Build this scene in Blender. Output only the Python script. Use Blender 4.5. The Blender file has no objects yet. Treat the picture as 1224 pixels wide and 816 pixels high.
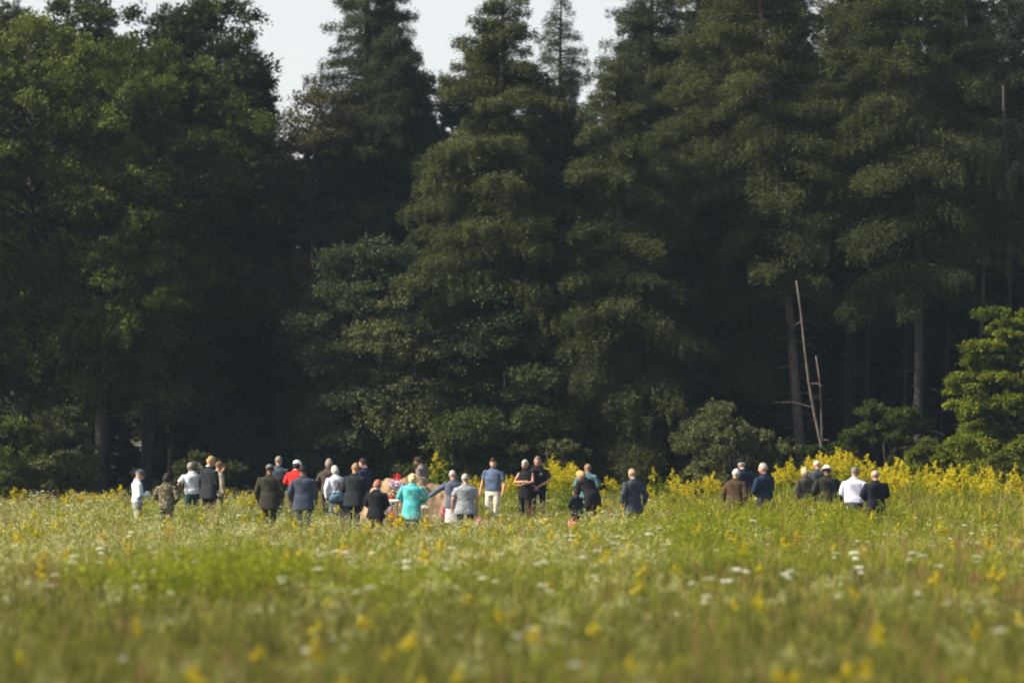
import bpy, math, random
import numpy as np
from mathutils import Vector, Matrix

# ------------------------------------------------------------------ camera, sky, sun, exposure
S = bpy.context.scene
COL = S.collection
CAM_H, FPX, HOR = 3.6, 4590.0, 464.0          # camera height, focal length in photo pixels, horizon row
cd = bpy.data.cameras.new('camera'); cam = bpy.data.objects.new('camera', cd); COL.objects.link(cam)
cam.location = (0, 0, CAM_H)
cam.rotation_euler = (math.radians(90) + math.atan((HOR - 408) / FPX), 0, 0)
cd.sensor_width = 36; cd.lens = 135; cd.clip_end = 3000; cd.clip_start = 0.5
cd.dof.use_dof = True; cd.dof.focus_distance = 97; cd.dof.aperture_fstop = 0.66; cd.dof.aperture_blades = 0
S.camera = cam

SUN_EL, SUN_AZ = math.radians(40), math.radians(-104)   # azimuth measured from +Y (view direction) clockwise
w = bpy.data.worlds.new('World'); S.world = w; w.use_nodes = True
nt = w.node_tree; bg = nt.nodes['Background']
sky = nt.nodes.new('ShaderNodeTexSky'); sky.sky_type = 'NISHITA'; sky.sun_disc = False
sky.sun_elevation = SUN_EL; sky.sun_rotation = SUN_AZ
sky.air_density = 1.0; sky.dust_density = 3.0; sky.ozone_density = 1.0
tcw = nt.nodes.new('ShaderNodeTexCoord'); sx_ = nt.nodes.new('ShaderNodeSeparateXYZ'); mr = nt.nodes.new('ShaderNodeMapRange')
mr.inputs['From Min'].default_value = 0.03; mr.inputs['From Max'].default_value = 0.40; mr.inputs['To Min'].default_value = 0.92; mr.inputs['To Max'].default_value = 0.0
mxw = nt.nodes.new('ShaderNodeMix'); mxw.data_type = 'RGBA'; mxw.inputs[7].default_value = (4.3, 4.35, 4.35, 1)     # thin pale cloud low in the sky
nt.links.new(tcw.outputs['Generated'], sx_.inputs[0]); nt.links.new(sx_.outputs['Z'], mr.inputs['Value'])
nt.links.new(mr.outputs[0], mxw.inputs[0]); nt.links.new(sky.outputs[0], mxw.inputs[6])
nt.links.new(mxw.outputs[2], bg.inputs[0]); bg.inputs[1].default_value = 0.11
sd = bpy.data.lights.new('sun', 'SUN'); sd.energy = 5.0; sd.angle = math.radians(0.5); sd.color = (1.0, 0.90, 0.72)
sun = bpy.data.objects.new('sun', sd); COL.objects.link(sun)
tosun = Vector((math.sin(SUN_AZ) * math.cos(SUN_EL), math.cos(SUN_AZ) * math.cos(SUN_EL), math.sin(SUN_EL)))
sun.rotation_euler = tosun.to_track_quat('Z', 'Y').to_euler(); sun.location = (-60, 60, 60)
S.view_settings.view_transform = 'Standard'; S.view_settings.look = 'None'
S.view_settings.exposure = 1.0; S.view_settings.gamma = 1.0; S.view_settings.use_curve_mapping = False
S.render.engine = 'CYCLES'
S.cycles.use_denoising = True
try: S.cycles.denoiser = 'OPENIMAGEDENOISE'
except Exception: pass
S.cycles.max_bounces = 6; S.cycles.diffuse_bounces = 3; S.cycles.transmission_bounces = 4
S.cycles.volume_bounces = 0; S.cycles.transparent_max_bounces = 6
S.cycles.filter_width = 1.9

R0 = random.Random(5)
def wx(px, D): return (px - 612.0) / FPX * D
def wz(py, D): return CAM_H + (HOR - py) / FPX * D
def Dground(py): return FPX * CAM_H / (py - HOR)

# ------------------------------------------------------------------ materials
MATS = {}
def nodes(name):
    m = bpy.data.materials.new(name); m.use_nodes = True
    return m, m.node_tree.nodes, m.node_tree.links, m.node_tree.nodes['Principled BSDF']

def cloth(col, name='cloth', rough=0.9, scale=9, amt=0.25, col2=None, pat=None):
    key = (name, col, rough, col2, pat)
    if key in MATS: return MATS[key]
    m, N, L, b = nodes(name)
    tc = N.new('ShaderNodeTexCoord'); nz = N.new('ShaderNodeTexNoise')
    nz.inputs['Scale'].default_value = scale if pat is None else pat; nz.inputs['Detail'].default_value = 4
    L.new(tc.outputs['Object'], nz.inputs['Vector'])
    cr = N.new('ShaderNodeValToRGB')
    c2 = col2 or tuple(min(1, c * (1 + amt)) for c in col); c1 = col if col2 else tuple(c * (1 - amt) for c in col)
    cr.color_ramp.elements[0].color = (*c1, 1); cr.color_ramp.elements[1].color = (*c2, 1)
    cr.color_ramp.elements[0].position = 0.35 if col2 is None else 0.48
    cr.color_ramp.elements[1].position = 0.65 if col2 is None else 0.52
    L.new(nz.outputs['Fac'], cr.inputs[0]); L.new(cr.outputs[0], b.inputs['Base Color'])
    b.inputs['Roughness'].default_value = rough
    b.inputs['Specular IOR Level'].default_value = 0.1
    bp = N.new('ShaderNodeBump'); bp.inputs['Strength'].default_value = 0.25; bp.inputs['Distance'].default_value = 0.02
    L.new(nz.outputs['Fac'], bp.inputs['Height']); L.new(bp.outputs[0], b.inputs['Normal'])
    MATS[key] = m; return m

def leafmat(name, c1, c2, transl=0.35, seedscale=0.35, rough=0.6, c3=None):
    """leaves: colour from the per-face random number plus a slow change through the crown"""
    m, N, L, b = nodes(name)
    at = N.new('ShaderNodeAttribute'); at.attribute_name = 'rnd'
    oi = N.new('ShaderNodeObjectInfo')
    mx = N.new('ShaderNodeMix'); mx.data_type = 'FLOAT'
    mx.inputs[0].default_value = 0.25
    L.new(at.outputs['Fac'], mx.inputs[2]); L.new(oi.outputs['Random'], mx.inputs[3])
    cr = N.new('ShaderNodeValToRGB')
    cr.color_ramp.elements[0].color = (*c1, 1); cr.color_ramp.elements[1].color = (*c2, 1)
    cr.color_ramp.elements[0].position = 0.2; cr.color_ramp.elements[1].position = 0.8
    if c3:
        e = cr.color_ramp.elements.new(0.95); e.color = (*c3, 1)
    L.new(mx.outputs[0], cr.inputs[0]); L.new(cr.outputs[0], b.inputs['Base Color'])
    b.inputs['Roughness'].default_value = rough; b.inputs['Specular IOR Level'].default_value = 0.08
    tr = N.new('ShaderNodeBsdfTranslucent'); L.new(cr.outputs[0], tr.inputs['Color'])
    ms = N.new('ShaderNodeMixShader'); ms.inputs[0].default_value = transl
    L.new(b.outputs[0], ms.inputs[1]); L.new(tr.outputs[0], ms.inputs[2])
    L.new(ms.outputs[0], N['Material Output'].inputs['Surface'])
    return m

def barkmat(name, c1, c2):
    m, N, L, b = nodes(name)
    tc = N.new('ShaderNodeTexCoord'); mp = N.new('ShaderNodeMapping'); mp.inputs['Scale'].default_value = (9, 9, 1.2)
    nz = N.new('ShaderNodeTexNoise'); nz.inputs['Scale'].default_value = 2.5; nz.inputs['Detail'].default_value = 6
    L.new(tc.outputs['Object'], mp.inputs[0]); L.new(mp.outputs[0], nz.inputs['Vector'])
    cr = N.new('ShaderNodeValToRGB'); cr.color_ramp.elements[0].color = (*c1, 1); cr.color_ramp.elements[1].color = (*c2, 1)
    cr.color_ramp.elements[0].position = .35; cr.color_ramp.elements[1].position = .68
    L.new(nz.outputs['Fac'], cr.inputs[0]); L.new(cr.outputs[0], b.inputs['Base Color'])
    b.inputs['Roughness'].default_value = 0.9
    bp = N.new('ShaderNodeBump'); bp.inputs['Strength'].default_value = 0.6; bp.inputs['Distance'].default_value = 0.05
    L.new(nz.outputs['Fac'], bp.inputs['Height']); L.new(bp.outputs[0], b.inputs['Normal'])
    return m

BARK = barkmat('bark', (0.014, 0.012, 0.010), (0.045, 0.038, 0.031))
BARK_PALE = barkmat('pale_bark', (0.05, 0.037, 0.029), (0.15, 0.115, 0.09))
SNAG = barkmat('weathered_wood', (0.035, 0.029, 0.024), (0.13, 0.105, 0.082))
SKIN = cloth((0.40, 0.22, 0.15), 'skin', 0.55, 6, 0.08)
SKIN2 = cloth((0.46, 0.24, 0.17), 'ruddy_skin', 0.55, 6, 0.08)
SKIN3 = cloth((0.20, 0.10, 0.065), 'tanned_skin', 0.55, 6, 0.08)

# ------------------------------------------------------------------ mesh helpers
def mesh_np(name, V, F, mat=None, rnd=None, smooth=False):
    V = np.asarray(V, dtype=np.float32).reshape(-1, 3); F = np.asarray(F, dtype=np.int32)
    me = bpy.data.meshes.new(name)
    k = F.shape[1]
    me.vertices.add(len(V)); me.vertices.foreach_set('co', V.ravel())
    me.loops.add(F.size); me.loops.foreach_set('vertex_index', F.ravel())
    me.polygons.add(len(F)); me.polygons.foreach_set('loop_start', np.arange(0, F.size, k, dtype=np.int32))
    try: me.polygons.foreach_set('loop_total', np.full(len(F), k, dtype=np.int32))
    except Exception: pass
    if smooth: me.polygons.foreach_set('use_smooth', np.ones(len(F), dtype=bool))
    if rnd is not None:
        a = me.attributes.new('rnd', 'FLOAT', 'FACE'); a.data.foreach_set('value', np.asarray(rnd, dtype=np.float32))
    me.update(calc_edges=True)
    if mat is not None: me.materials.append(mat)
    return me

def put(name, me, parent=None, loc=(0, 0, 0)):
    o = bpy.data.objects.new(name, me); COL.objects.link(o); o.location = loc
    if parent is not None: o.parent = parent
    return o

def tag(o, label, cat, group=None):
    o['label'] = label; o['category'] = cat
    if group: o['group'] = group
    return o

def empty(name, loc, rz=0):
    o = bpy.data.objects.new(name, None); COL.objects.link(o); o.location = loc; o.rotation_euler = (0, 0, rz)
    o.empty_display_size = 0.2
    return o

class MB:
    """collects quads (tubes, lofts, leaves) for one mesh"""
    def __init__(s): s.V = []; s.F = []; s.R = []; s.n = 0
    def add(s, V, F, r=0.5):
        V = np.asarray(V, float).reshape(-1, 3); F = np.asarray(F, int)
        s.V.append(V); s.F.append(F + s.n); s.n += len(V)
        s.R.append(np.full(len(F), r) if np.isscalar(r) else np.asarray(r))
    def tube(s, pts, rad, seg=8, r=0.5, cap=True):
        pts = [np.array(p, float) for p in pts]; n = len(pts)
        if np.isscalar(rad): rad = [rad] * n
        V = []
        up = np.array([0.0, 0.0, 1.0]); ref = None
        for i, p in enumerate(pts):
            d = pts[min(i + 1, n - 1)] - pts[max(i - 1, 0)]
            d = d / (np.linalg.norm(d) + 1e-9)
            if ref is None:
                ref = np.array([1.0, 0, 0]) if abs(d[0]) < 0.8 else np.array([0, 1.0, 0])
            u = ref - d * np.dot(ref, d); u /= np.linalg.norm(u) + 1e-9; v = np.cross(d, u); ref = u
            ra = rad[i] if not np.isscalar(rad[i]) else (rad[i], rad[i])
            for k in range(seg):
                a = 2 * math.pi * k / seg
                V.append(p + u * math.cos(a) * ra[0] + v * math.sin(a) * ra[1])
        F = [[i * seg + k, i * seg + (k + 1) % seg, (i + 1) * seg + (k + 1) % seg, (i + 1) * seg + k] for i in range(n - 1) for k in range(seg)]
        if cap:
            V.append(pts[0]); V.append(pts[-1]); a, b = n * seg, n * seg + 1
            for k in range(0, seg, 2):
                F.append([a, (k + 2) % seg, (k + 1) % seg, k])
                o = (n - 1) * seg
                F.append([b, o + k, o + (k + 1) % seg, o + (k + 2) % seg])
        s.add(V, F, r)
    def loft(s, rings, seg=16, sq=1.0, r=0.5):
        """horizontal super-elliptic rings: (x, y, z, rx, ry)"""
        V = []
        for (x, y, z, rx, ry) in rings:
            for k in range(seg):
                a = 2 * math.pi * k / seg; c, si = math.cos(a), math.sin(a)
                V.append((x + rx * math.copysign(abs(c) ** sq, c), y + ry * math.copysign(abs(si) ** sq, si), z))
        n = len(rings)
        F = [[i * seg + k, i * seg + (k + 1) % seg, (i + 1) * seg + (k + 1) % seg, (i + 1) * seg + k] for i in range(n - 1) for k in range(seg)]
        V.append(rings[0][:3]); V.append(rings[-1][:3]); a, b = n * seg, n * seg + 1
        for k in range(0, seg, 2):
            F.append([a, (k + 2) % seg, (k + 1) % seg, k]); o = (n - 1) * seg
            F.append([b, o + k, o + (k + 1) % seg, o + (k + 2) % seg])
        s.add(V, F, r)
    def ball(s, c, rad, seg=12, rings=8, fn=None, M=None, r=0.5):
        if np.isscalar(rad): rad = (rad,) * 3
        V = []
        for i in range(rings + 1):
            th = math.pi * i / rings
            th = min(max(th, 0.02), math.pi - 0.02)
            for k in range(seg):
                a = 2 * math.pi * k / seg
                p = np.array([math.sin(th) * math.cos(a), math.sin(th) * math.sin(a), math.cos(th)])
                if fn: p = np.array(fn(p))
                p = p * np.array(rad)
                if M is not None: p = M @ p
                V.append(np.array(c) + p)
        F = [[i * seg + k, (i + 1) * seg + k, (i + 1) * seg + (k + 1) % seg, i * seg + (k + 1) % seg] for i in range(rings) for k in range(seg)]
        b = (rings) * seg
        for k in range(1, seg - 2, 2):
            F.append([0, k, k + 1, k + 2]); F.append([b, b + k + 2, b + k + 1, b + k])
        s.add(V, F, r)
    def box(s, c, h, M=None, r=0.5):
        V = np.array([[x, y, z] for z in (-1, 1) for y in (-1, 1) for x in (-1, 1)], float) * np.array(h)
        if M is not None: V = V @ np.array(M).T
        s.add(V + np.array(c), [[0, 2, 3, 1], [4, 5, 7, 6], [0, 1, 5, 4], [2, 6, 7, 3], [0, 4, 6, 2], [1, 3, 7, 5]], r)
    def arrays(s): return np.concatenate(s.V), np.concatenate(s.F), np.concatenate(s.R)
    def mesh(s, name, mat, smooth=True):
        V, F, Rr = s.arrays()
        return mesh_np(name, V, F, mat, Rr, smooth)

def leaves(C, D, ln, wd, rng, nrm=None):
    """diamond leaves at centres C pointing along D"""
    n = len(C); D = D / (np.linalg.norm(D, axis=1, keepdims=True) + 1e-9)
    Rn = rng.normal(size=(n, 3)) if nrm is None else nrm + rng.normal(size=(n, 3)) * 0.45
    Sd = np.cross(D, Rn); Sd /= np.linalg.norm(Sd, axis=1, keepdims=True) + 1e-9
    ln = np.asarray(ln).reshape(-1, 1) if not np.isscalar(ln) else ln
    wd = np.asarray(wd).reshape(-1, 1) if not np.isscalar(wd) else wd
    V = np.stack([C - D * ln * .5, C + Sd * wd * .5, C + D * ln * .5, C - Sd * wd * .5], axis=1).reshape(-1, 3)
    F = np.arange(n * 4).reshape(-1, 4)
    return V, F

# ------------------------------------------------------------------ the setting: ground
def build_ground():
    m, N, L, b = nodes('meadow_soil')
    tc = N.new('ShaderNodeTexCoord'); nz = N.new('ShaderNodeTexNoise'); nz.inputs['Scale'].default_value = 0.6; nz.inputs['Detail'].default_value = 8
    L.new(tc.outputs['Object'], nz.inputs['Vector'])
    cr = N.new('ShaderNodeValToRGB'); cr.color_ramp.elements[0].color = (0.035, 0.045, 0.015, 1); cr.color_ramp.elements[1].color = (0.09, 0.085, 0.035, 1)
    L.new(nz.outputs['Fac'], cr.inputs[0]); L.new(cr.outputs[0], b.inputs['Base Color']); b.inputs['Roughness'].default_value = 1
    n = 121; xs = np.linspace(-420, 420, n); ys = np.linspace(-120, 620, n)
    X, Y = np.meshgrid(xs, ys); Z = 0.05 * np.sin(X * .13 + Y * .07) + 0.04 * np.sin(Y * .21)
    Z = Z * 0 + np.where(Y > 240, (Y - 240) * 0.01, 0)
    V = np.stack([X, Y, Z], -1).reshape(-1, 3)
    F = [[j * n + i, j * n + i + 1, (j + 1) * n + i + 1, (j + 1) * n + i] for j in range(n - 1) for i in range(n - 1)]
    g = put('ground', mesh_np('ground', V, F, m, smooth=True)); g['kind'] = 'structure'
    m2, N, L, b = nodes('forest_litter')
    nz = N.new('ShaderNodeTexNoise'); nz.inputs['Scale'].default_value = 3; nz.inputs['Detail'].default_value = 8
    cr = N.new('ShaderNodeValToRGB'); cr.color_ramp.elements[0].color = (0.03, 0.022, 0.014, 1); cr.color_ramp.elements[1].color = (0.09, 0.06, 0.035, 1)
    L.new(nz.outputs['Fac'], cr.inputs[0]); L.new(cr.outputs[0], b.inputs['Base Color']); b.inputs['Roughness'].default_value = 1
    xs = np.linspace(-70, 70, 71); edge = 110.5 + 1.2 * np.sin(xs * .5) + .8 * np.sin(xs * 1.3)
    V = [(x, e, 0.012) for x, e in zip(xs, edge)] + [(x, 235, 0.012) for x in xs]
    F = [[i, i + 1, 71 + i + 1, 71 + i] for i in range(70)]
    g = put('forest_floor', mesh_np('forest_floor', V, F, m2)); g['kind'] = 'structure'
build_ground()

# ------------------------------------------------------------------ trees
def trunk_path(H, lean, rng, n=9, wob=0.12):
    t = np.linspace(0, 1, n)
    a = rng.uniform(0, 6.28); b = rng.uniform(0, 6.28)
    x = lean[0] * t + wob * np.sin(t * 4 + a) * t; y = lean[1] * t + wob * np.sin(t * 3 + b) * t
    return np.stack([x, y, t * H], 1)

def at_h(path, z):
    return np.stack([np.interp(z, path[:, 2], path[:, 0]), np.interp(z, path[:, 2], path[:, 1]), z], -1)

def DS(D): return D - 20.5 if D >= 125 else (D - 12 if D > 115 else D)

def conifer(label, px, D, H, R, base, mat, seed, n=45000, leaf=(0.12, 0.028), lean=(0, 0), p=0.75, tr=0.2, bark=None,
            dead=0, dens=17.0, name='pine_tree', cat='tree', droop=0.25, gaps=0.0, group=None, thick=0.15):
    rng = np.random.default_rng(seed); D = DS(D)
    root = empty(name, (wx(px, D), D, 0)); tag(root, label, cat, group)
    path = trunk_path(H, lean, rng)
    t = np.linspace(0, 1, 9)
    mb = MB(); mb.tube(path, list(tr * (1 - t) ** 0.8 * 0.95 + 0.02), 10)
    nb = int((H - base) * dens)
    z0 = base + (H - base) * (np.arange(nb) + rng.uniform(0, 1, nb)) / nb * 0.985
    tt = (z0 - base) / (H - base)
    L = R * (1 - tt) ** p * (0.6 + 0.4 * np.minimum(1, tt / .15)) * rng.uniform(.55, 1.15, nb) * (1 + .07 * np.sin(z0 * 2.3 + seed)) + .10
    az = rng.uniform(0, 2 * np.pi, nb); pit = -0.12 + 0.55 * tt ** 1.5 + rng.normal(0, .2, nb)
    keep = rng.uniform(0, 1, nb) > gaps * (1 - tt)
    w8 = L ** 1.55 * keep; n = int(n * 2.9) if leaf[0] < .2 else n
    cnt = np.maximum(3, (n * w8 / w8.sum()).astype(int)) * keep
    bi = np.repeat(np.arange(nb), cnt.astype(int)); m = len(bi)
    s = rng.uniform(0.03, 1, m) ** 0.8
    Lb = L[bi]; out = np.stack([np.cos(az[bi]), np.sin(az[bi]), np.zeros(m)], 1)
    lat = np.stack([-np.sin(az[bi]), np.cos(az[bi]), np.zeros(m)], 1)
    base_p = at_h(path, z0)[bi]
    sg = rng.choice([-1, 1], m)
    # twigs: leaves gather along side shoots spaced along the branch
    ntw = 9; sq = (np.floor(s * ntw) + .5) / ntw + rng.normal(0, .012, m)
    u = rng.uniform(0, 1, m) ** .8
    latw = (0.42 * Lb * (1 - sq * .8) + .05) * u
    off = sq * Lb + latw * .45
    zc = off * np.sin(pit[bi]) - droop * Lb * (off / Lb) ** 2 - latw * .18
    C = base_p + out * off[:, None] + lat * (sg * latw)[:, None]
    C[:, 2] += zc + rng.normal(0, thick, m) * (0.4 + .5 * Lb / R)
    C += rng.normal(0, .035, (m, 3))
    Dr = out * 0.8 + lat * sg[:, None] * .7 + rng.normal(0, .45, (m, 3)); Dr[:, 2] -= .15
    ln = leaf[0] * rng.uniform(.6, 1.4, m); wd = leaf[1] * rng.uniform(.6, 1.4, m)
    up = np.tile([0, 0, 1.0], (m, 1))
    V, F = leaves(C, Dr, ln, wd, rng, up)
    rb = rng.uniform(0, 1, nb)[bi]; rnd = np.clip(.55 * rb + .45 * rng.uniform(0, 1, m), 0, 1)
    put('crown', mesh_np('crown', V, F, mat, rnd), root)
    # limbs
    for i in range(nb):
        if not keep[i] or L[i] < .5: continue
        o = np.array([math.cos(az[i]), math.sin(az[i]), 0]); b0 = at_h(path, z0[i:i + 1])[0]
        pts = []
        for q in (0, .35, .7, 1.0):
            d = q * L[i] * .92; pts.append(b0 + o * d + np.array([0, 0, d * math.sin(pit[i]) - droop * L[i] * q * q]))
        r0 = tr * .16 + .01 * L[i] / R
        mb.tube(pts, [r0, r0 * .6, r0 * .35, .004], 3, cap=False)
    for i in range(dead):
        z = rng.uniform(.12, 1) * max(base, 2) * 1.02; a = rng.uniform(0, 6.28); l = rng.uniform(.3, 1.6)
        o = np.array([math.cos(a), math.sin(a), 0]); b0 = at_h(path, np.array([z]))[0]; pi = rng.uniform(-.35, .15)
        pts = [b0 + o * l * q + np.array([0, 0, pi * l * q - .12 * l * q * q]) for q in (0, .4, .75, 1)]
        mb.tube(pts, [.018, .012, .008, .003], 4, cap=False)
    put('trunk', mb.mesh('trunk', bark or BARK), root)
    return root

def broadleaf(label, px, D, H, R, base, mat, seed, n=60000, leaf=0.10, nclump=80, tr=0.18, bark=None, name='leafy_tree',
              cat='tree', cl=(0.6, 1.25), flat=0.85, lean=(0, 0), group=None, shape=1.0, ry=None):
    rng = np.random.default_rng(seed); D = DS(D)
    root = empty(name, (wx(px, D), D, 0)); tag(root, label, cat, group)
    path = trunk_path(H * .8, lean, rng)
    t = np.linspace(0, 1, 9); mb = MB(); mb.tube(path, list(tr * (1 - t) ** .7 * .95 + .02), 10)
    cz = (H + base) / 2; hz = (H - base) / 2
    ry = ry or R * .8
    # clump centres: toward the outside of an uneven egg
    v = rng.normal(size=(nclump, 3)); v /= np.linalg.norm(v, axis=1, keepdims=True)
    q = rng.uniform(.25, 1, nclump) ** .5
    lob = 1 + .22 * np.sin(v[:, 0] * 5 + seed) + .18 * np.sin(v[:, 2] * 6 + seed * 2)
    zf = v[:, 2] * q
    widen = np.where(zf < 0, 1.0, (1 - zf ** 2 * .25)) * shape
    CC = np.stack([v[:, 0] * R * q * lob * widen, v[:, 1] * ry * q * lob * widen, cz + zf * hz * .93], 1)
    ax = at_h(path, np.clip(CC[:, 2], 0, H * .8)); CC[:, :2] += ax[:, :2]
    cr = rng.uniform(*cl, nclump)
    cnt = np.maximum(10, (n * cr ** 2 / (cr ** 2).sum())).astype(int); ci = np.repeat(np.arange(nclump), cnt); m = len(ci)
    # within a clump leaves gather on twigs radiating outwards
    ntw = 14; tw = rng.normal(size=(nclump, ntw, 3)); tw[..., 2] = np.abs(tw[..., 2]) * .7 - .25
    outv = CC - np.array([0, 0, cz]); outv /= np.linalg.norm(outv, axis=1, keepdims=True) + 1e-6
    tw = tw + outv[:, None] * .9
    tw /= np.linalg.norm(tw, axis=2, keepdims=True)
    ti = rng.integers(0, ntw, m); s = rng.uniform(.15, 1, m) ** .6
    P = tw[ci, ti] * (cr[ci] * s)[:, None]; P[:, 2] *= flat; P[:, 2] -= .18 * cr[ci] * s ** 2
    C = CC[ci] + P + rng.normal(0, 1, (m, 3)) * (.09 * cr[ci])[:, None]
    Dr = tw[ci, ti] + rng.normal(0, .6, (m, 3)); Dr[:, 2] -= .3
    ln = leaf * rng.uniform(.7, 1.4, m); wd = ln * rng.uniform(.5, .8, m)
    V, F = leaves(C, Dr, ln, wd, rng, np.tile([0, 0, .9], (m, 1)))
    rnd = np.clip(.5 * rng.uniform(0, 1, nclump)[ci] + .5 * rng.uniform(0, 1, m), 0, 1)
    put('crown', mesh_np('crown', V, F, mat, rnd), root)
    for i in range(nclump):
        zb = max(.25 * H * .8 * rng.uniform(.6, 1), min(CC[i, 2] - .6 * np.linalg.norm(CC[i, :2]), H * .78)) if H > 5 else rng.uniform(.02, .35) * H
        b0 = at_h(path, np.array([min(zb, H * .79)]))[0]; mid = (b0 + CC[i]) / 2 + np.array([0, 0, -.1]) + rng.normal(0, .08, 3)
        r0 = min(tr * .4, .05)
        mb.tube([b0, mid, CC[i]], [r0, r0 * .5, .008], 4, cap=False)
    put('trunk', mb.mesh('trunk', bark or BARK), root)
    return root

LM = dict(
    hem=leafmat('hemlock_needles', (0.030, 0.040, 0.014), (0.085, 0.095, 0.032), .3),
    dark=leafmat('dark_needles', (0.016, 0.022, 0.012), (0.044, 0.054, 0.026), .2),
    pine=leafmat('pine_needles', (0.026, 0.036, 0.017), (0.070, 0.084, 0.034), .3),
    maple=leafmat('maple_leaves', (0.034, 0.052, 0.010), (0.12, 0.145, 0.026), .4),
    oak=leafmat('oak_leaves', (0.026, 0.040, 0.012), (0.075, 0.092, 0.026), .35),
    brown=leafmat('turning_leaves', (0.04, 0.045, 0.02), (0.10, 0.085, 0.045), .3),
    blue=leafmat('bluish_leaves', (0.024, 0.040, 0.017), (0.062, 0.086, 0.034), .3),
    pale=leafmat('pale_leaves', (0.05, 0.06, 0.02), (0.13, 0.14, 0.05), .35),
    bright=leafmat('bright_leaves', (0.060, 0.085, 0.007), (0.185, 0.21, 0.018), .45),
)

def topH(py, D): return wz(py, DS(D))

def forest():
    C, B = conifer, broadleaf
    # ---- left: broad crowned trees
    B('tall yellow green maple standing furthest toward the field corner', 40, 134, topH(10, 134), 4.2, 2.6, LM['maple'], 11, 150000, .10, 190)
    B('dark green broad crowned tree between two maples, two dim trunks below', 175, 137, topH(25, 137), 3.8, 2.8, LM['maple'], 12, 130000, .10, 170)
    B('sunlit leafy maple with lowest crown brushing the dark hollow', 120, 131.5, topH(180, 131.5), 2.8, 2.7, LM['maple'], 13, 80000, .10, 100)
    B('very dark oak whose crown top borders the largest sky gap', 258, 142, topH(-15, 142), 1.9, 5.0, LM['oak'], 14, 80000, .11, 90)
    B('brownish thin leaved tree at the foot of the sky gap', 372, 140, topH(94, 140), 1.4, 4.5, LM['brown'], 15, 40000, .09, 60)
    B('dark oak with ragged top behind the maples', 110, 144, topH(-40, 144), 3.2, 7.0, LM['oak'], 16, 40000, .12, 60)
    B('dim oak with bare upper twigs behind the first maple', -10, 146, topH(-60, 146), 3.4, 6.0, LM['oak'], 17, 40000, .12, 60)
    B('broad maple outside the field corner with yellow green leaves', -120, 131, topH(-20, 131), 4.5, 2.2, LM['maple'], 18, 60000, .13, 110)
    for i_, (px_, d_) in enumerate(((-290, 128), (-430, 124), (-610, 128), (-760, 122))):  # out-of-view maples, added and kept short to shade the left trees' lower parts
        B('unseen maple added for shade off the field corner, %s in the row' % ('nearest', 'second', 'third', 'last')[i_], px_, d_ + 6, topH(230 - 20 * i_, 134), 4.2, 1.0, LM['maple'], 180 + i_, 30000, .2, 80)
    # ---- centre: pines
    C('dark double topped pine right of the sky gap', 443, 143, topH(-200, 143), 3.3, 3.0, LM['pine'], 21, 110000, lean=(-.3, 0), p=.85)
    C('dark slim pine crossing boughs with the double topped pine', 472, 143, topH(-70, 143), 2.4, 6.0, LM['pine'], 35, 60000, p=.8)
    C('dark pine pressed against the double topped pine', 470, 141, topH(32, 141), 2.9, 4.0, LM['pine'], 22, 80000, p=.5)
    C('great pine with pointed top and bare dark trunk showing above the thicket', 597, 134, topH(-16, 134), 3.6, 5.2, LM['hem'], 23, 120000, tr=.2, p=.62, dead=14, droop=.18)
    C('narrow pine tip standing alone in the sky', 672, 150, topH(-8, 150), 1.9, 6, LM['pine'], 24, 30000, p=.55)
    C('dense hemlock with light green skirt reaching the ground', 742, 132.5, topH(60, 132.5), 3.0, .7, LM['hem'], 25, 90000, p=.5, droop=.35)
    C('tall dark hemlock right of the narrow pine tip', 778, 140, topH(-90, 140), 3.2, 3.5, LM['pine'], 26, 80000, p=.55)
    C('slim hemlock at the edge with low tiered branches', 690, 135, topH(140, 135), 2.6, .5, LM['hem'], 27, 60000, p=.7, droop=.3)
    C('hemlock with hazy grey green boughs between dense hemlock and trunks', 858, 136, topH(-70, 136), 3.3, 3.2, LM['hem'], 28, 80000, p=.5, droop=.3, dead=10)
    C('pine with pale split bark trunk rising behind the leaning snags', 962, 134, topH(-110, 134), 3.0, 6.6, LM['hem'], 29, 60000, p=.5, tr=.15, bark=BARK_PALE, dead=34, lean=(-1.5, 0), gaps=.2)
    C('pine with thick straight bare trunk beside the round bush', 1096, 133, topH(-130, 133), 3.3, 6.4, LM['hem'], 30, 70000, p=.5, tr=.15, dead=26, lean=(.15, 0), gaps=.15, bark=barkmat('grey_bark', (.022, .019, .017), (.07, .058, .05)))
    C('shadowed hemlock behind the leaning snags', 1015, 140, topH(-90, 140), 3.0, 6.0, LM['hem'], 31, 60000, p=.5, dead=16)
    C('very dark hemlock between the thick trunk and the grey pole', 1160, 141, topH(-100, 141), 3.0, 5.5, LM['pine'], 32, 50000, p=.5, dead=16)
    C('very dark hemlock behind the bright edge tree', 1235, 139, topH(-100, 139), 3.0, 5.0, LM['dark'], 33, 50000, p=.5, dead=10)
    C('hemlock beyond the bright edge tree', 1330, 137, topH(-100, 137), 3.3, 3.0, LM['hem'], 34, 40000, p=.5)
    # ---- lower trees at the edge
    B('bluish green young tree below the double topped pine', 452, 133, topH(255, 133), 2.7, .5, LM['blue'], 41, 110000, .09, 150, tr=.1, flat=.5)
    B('pale leaved sapling lit in front of the bluish tree', 470, 131.5, topH(345, 131.5), 1.15, 1.8, LM['pale'], 42, 16000, .09, 30, tr=.06, flat=.45)
    B('young tree under the great pine with pale topmost leaves', 600, 132, topH(385, 132), 1.7, 1.0, LM['oak'], 43, 40000, .09, 55, tr=.08, flat=.4)
    B('low spreading tree with a pale leafy shelf', 545, 131.2, topH(470, 131.2), 1.9, .5, LM['oak'], 44, 30000, .09, 45, tr=.06, flat=.35)
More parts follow.
